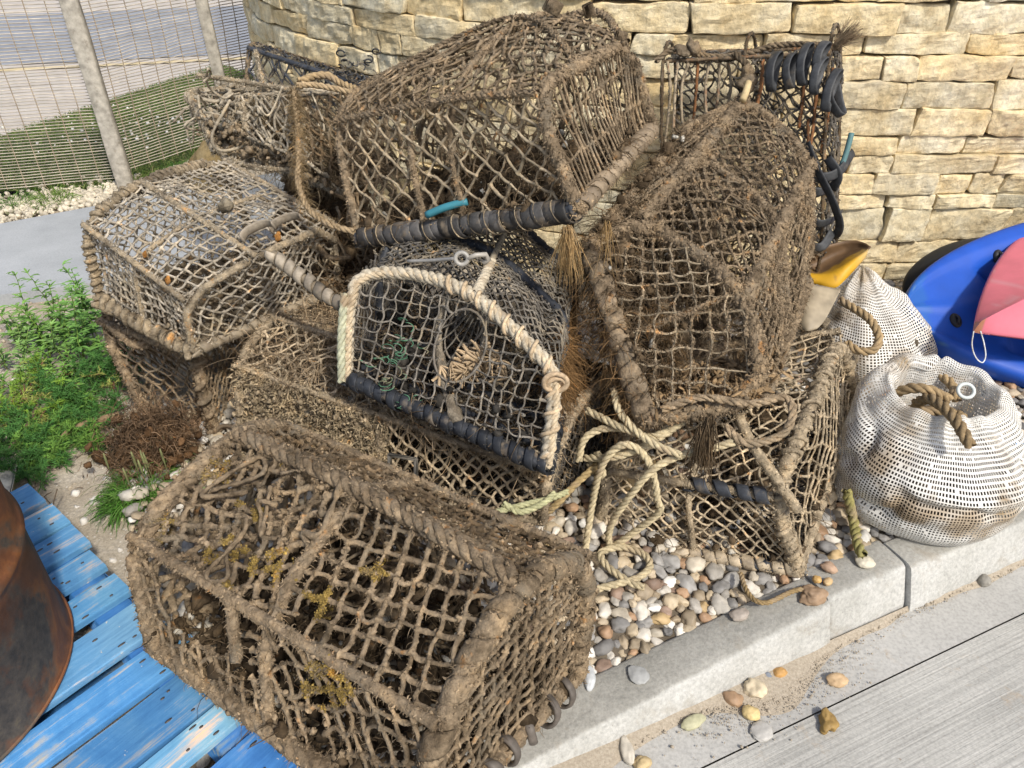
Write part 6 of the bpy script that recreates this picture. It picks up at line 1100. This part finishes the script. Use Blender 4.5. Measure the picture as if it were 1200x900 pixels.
tuft(62, 236, 260, .10, 'grass tuft at the fence foot left of the post', 2, .09, (.12, .2, .04), 0); tuft(12, 240, 240, .09, 'grass tuft at the fence foot at the photo left edge', 3, .09, (.08, .18, .03), 0); tuft(212, 200, 260, .07, 'grass tuft at the fence foot right of the post', 4, .08, (.06, .16, .025), 0)
# dry brown seaweed clump, roots, twig, boulder
mb = MB(); rg = np.random.default_rng(77); c0 = atz(182, 520, BED + .05); n = 6500; q = c0 + rg.normal(0, 1, (n, 3)) * np.array([.05, .05, .045]); q[:, 2] = np.maximum(q[:, 2], BED); hairs(mb, q, rg, .035, .0011, None, .3, .9, 5, 3, np.array((.19, .125, .075)) * rg.uniform(.4, 1.7, (n, 1))); n = 160; q = c0 + rg.normal(0, 1, (n, 3)) * np.array([.055, .045, .03]); blobs(mb, q, rg.uniform(.008, .02, n), rg, 1, .5, col=np.array((.14, .08, .04)) * rg.uniform(.6, 1.4, (n, 1))); n = 60; q = c0 + np.array([-.03, -.05, -.03]) + rg.normal(0, .02, (n, 3)); blobs(mb, q, np.stack([rg.uniform(.01, .02, n), rg.uniform(.006, .012, n), rg.uniform(.002, .004, n)], 1), rg, 1, .4, col=np.array((.30, .20, .11)) * rg.uniform(.6, 1.3, (n, 1))); o = mb.build('seaweed_clump', M['fuzz']); tag(o, 'bristly brown clump of dried seaweed under the crushed pot', 'seaweed')
mb = MB(); P = [atz(140, 487, BED + .05), atz(112, 494, BED + .05), atz(84, 504, BED + .045), atz(64, 524, BED + .03), atz(54, 545, BED + .01)]; sweep(mb, resample(P, .01), np.linspace(.012, .007, len(resample(P, .01))), 8, col=(.26, .18, .10), lump=.3); tag(mb.build('bent_root', M['wood']), 'bent brown root curving over the sand in front of the weeds', 'root')
mb = MB(); P = [atz(48, 470, BED + .06), atz(34, 495, BED + .05), atz(20, 516, BED + .04), atz(6, 532, BED + .02)]; sweep(mb, resample(P, .01), .0055, 8, col=(.13, .09, .06), lump=.3); tag(mb.build('dead_stem', M['wood']), 'straight dark dead stem lying in the weeds at the left', 'stem')
mb = MB(); b = atz(61, 603, BED); [sweep(mb, resample(q, .01), .0016, 5, col=(.16, .12, .08)) for q in ([b, atz(59, 590, BED + .03), atz(52, 582, BED + .05), atz(60, 577, BED + .06)], [b, atz(63, 588, BED + .04), atz(67, 573, BED + .06)])]; tag(mb.build('twig', M['wood']), 'thin forked dead twig standing in the sand behind the pallet', 'twig')
mb = MB(); c = atz(248, 200, BED + .10); blobs(mb, [c], np.array([(.10, .08, .15)]), np.random.default_rng(3), 3, .25, col=np.array([(.33, .29, .22)])); tag(mb.build('boulder', M['stone']), 'grey boulder at the fence foot behind the left pots', 'boulder')
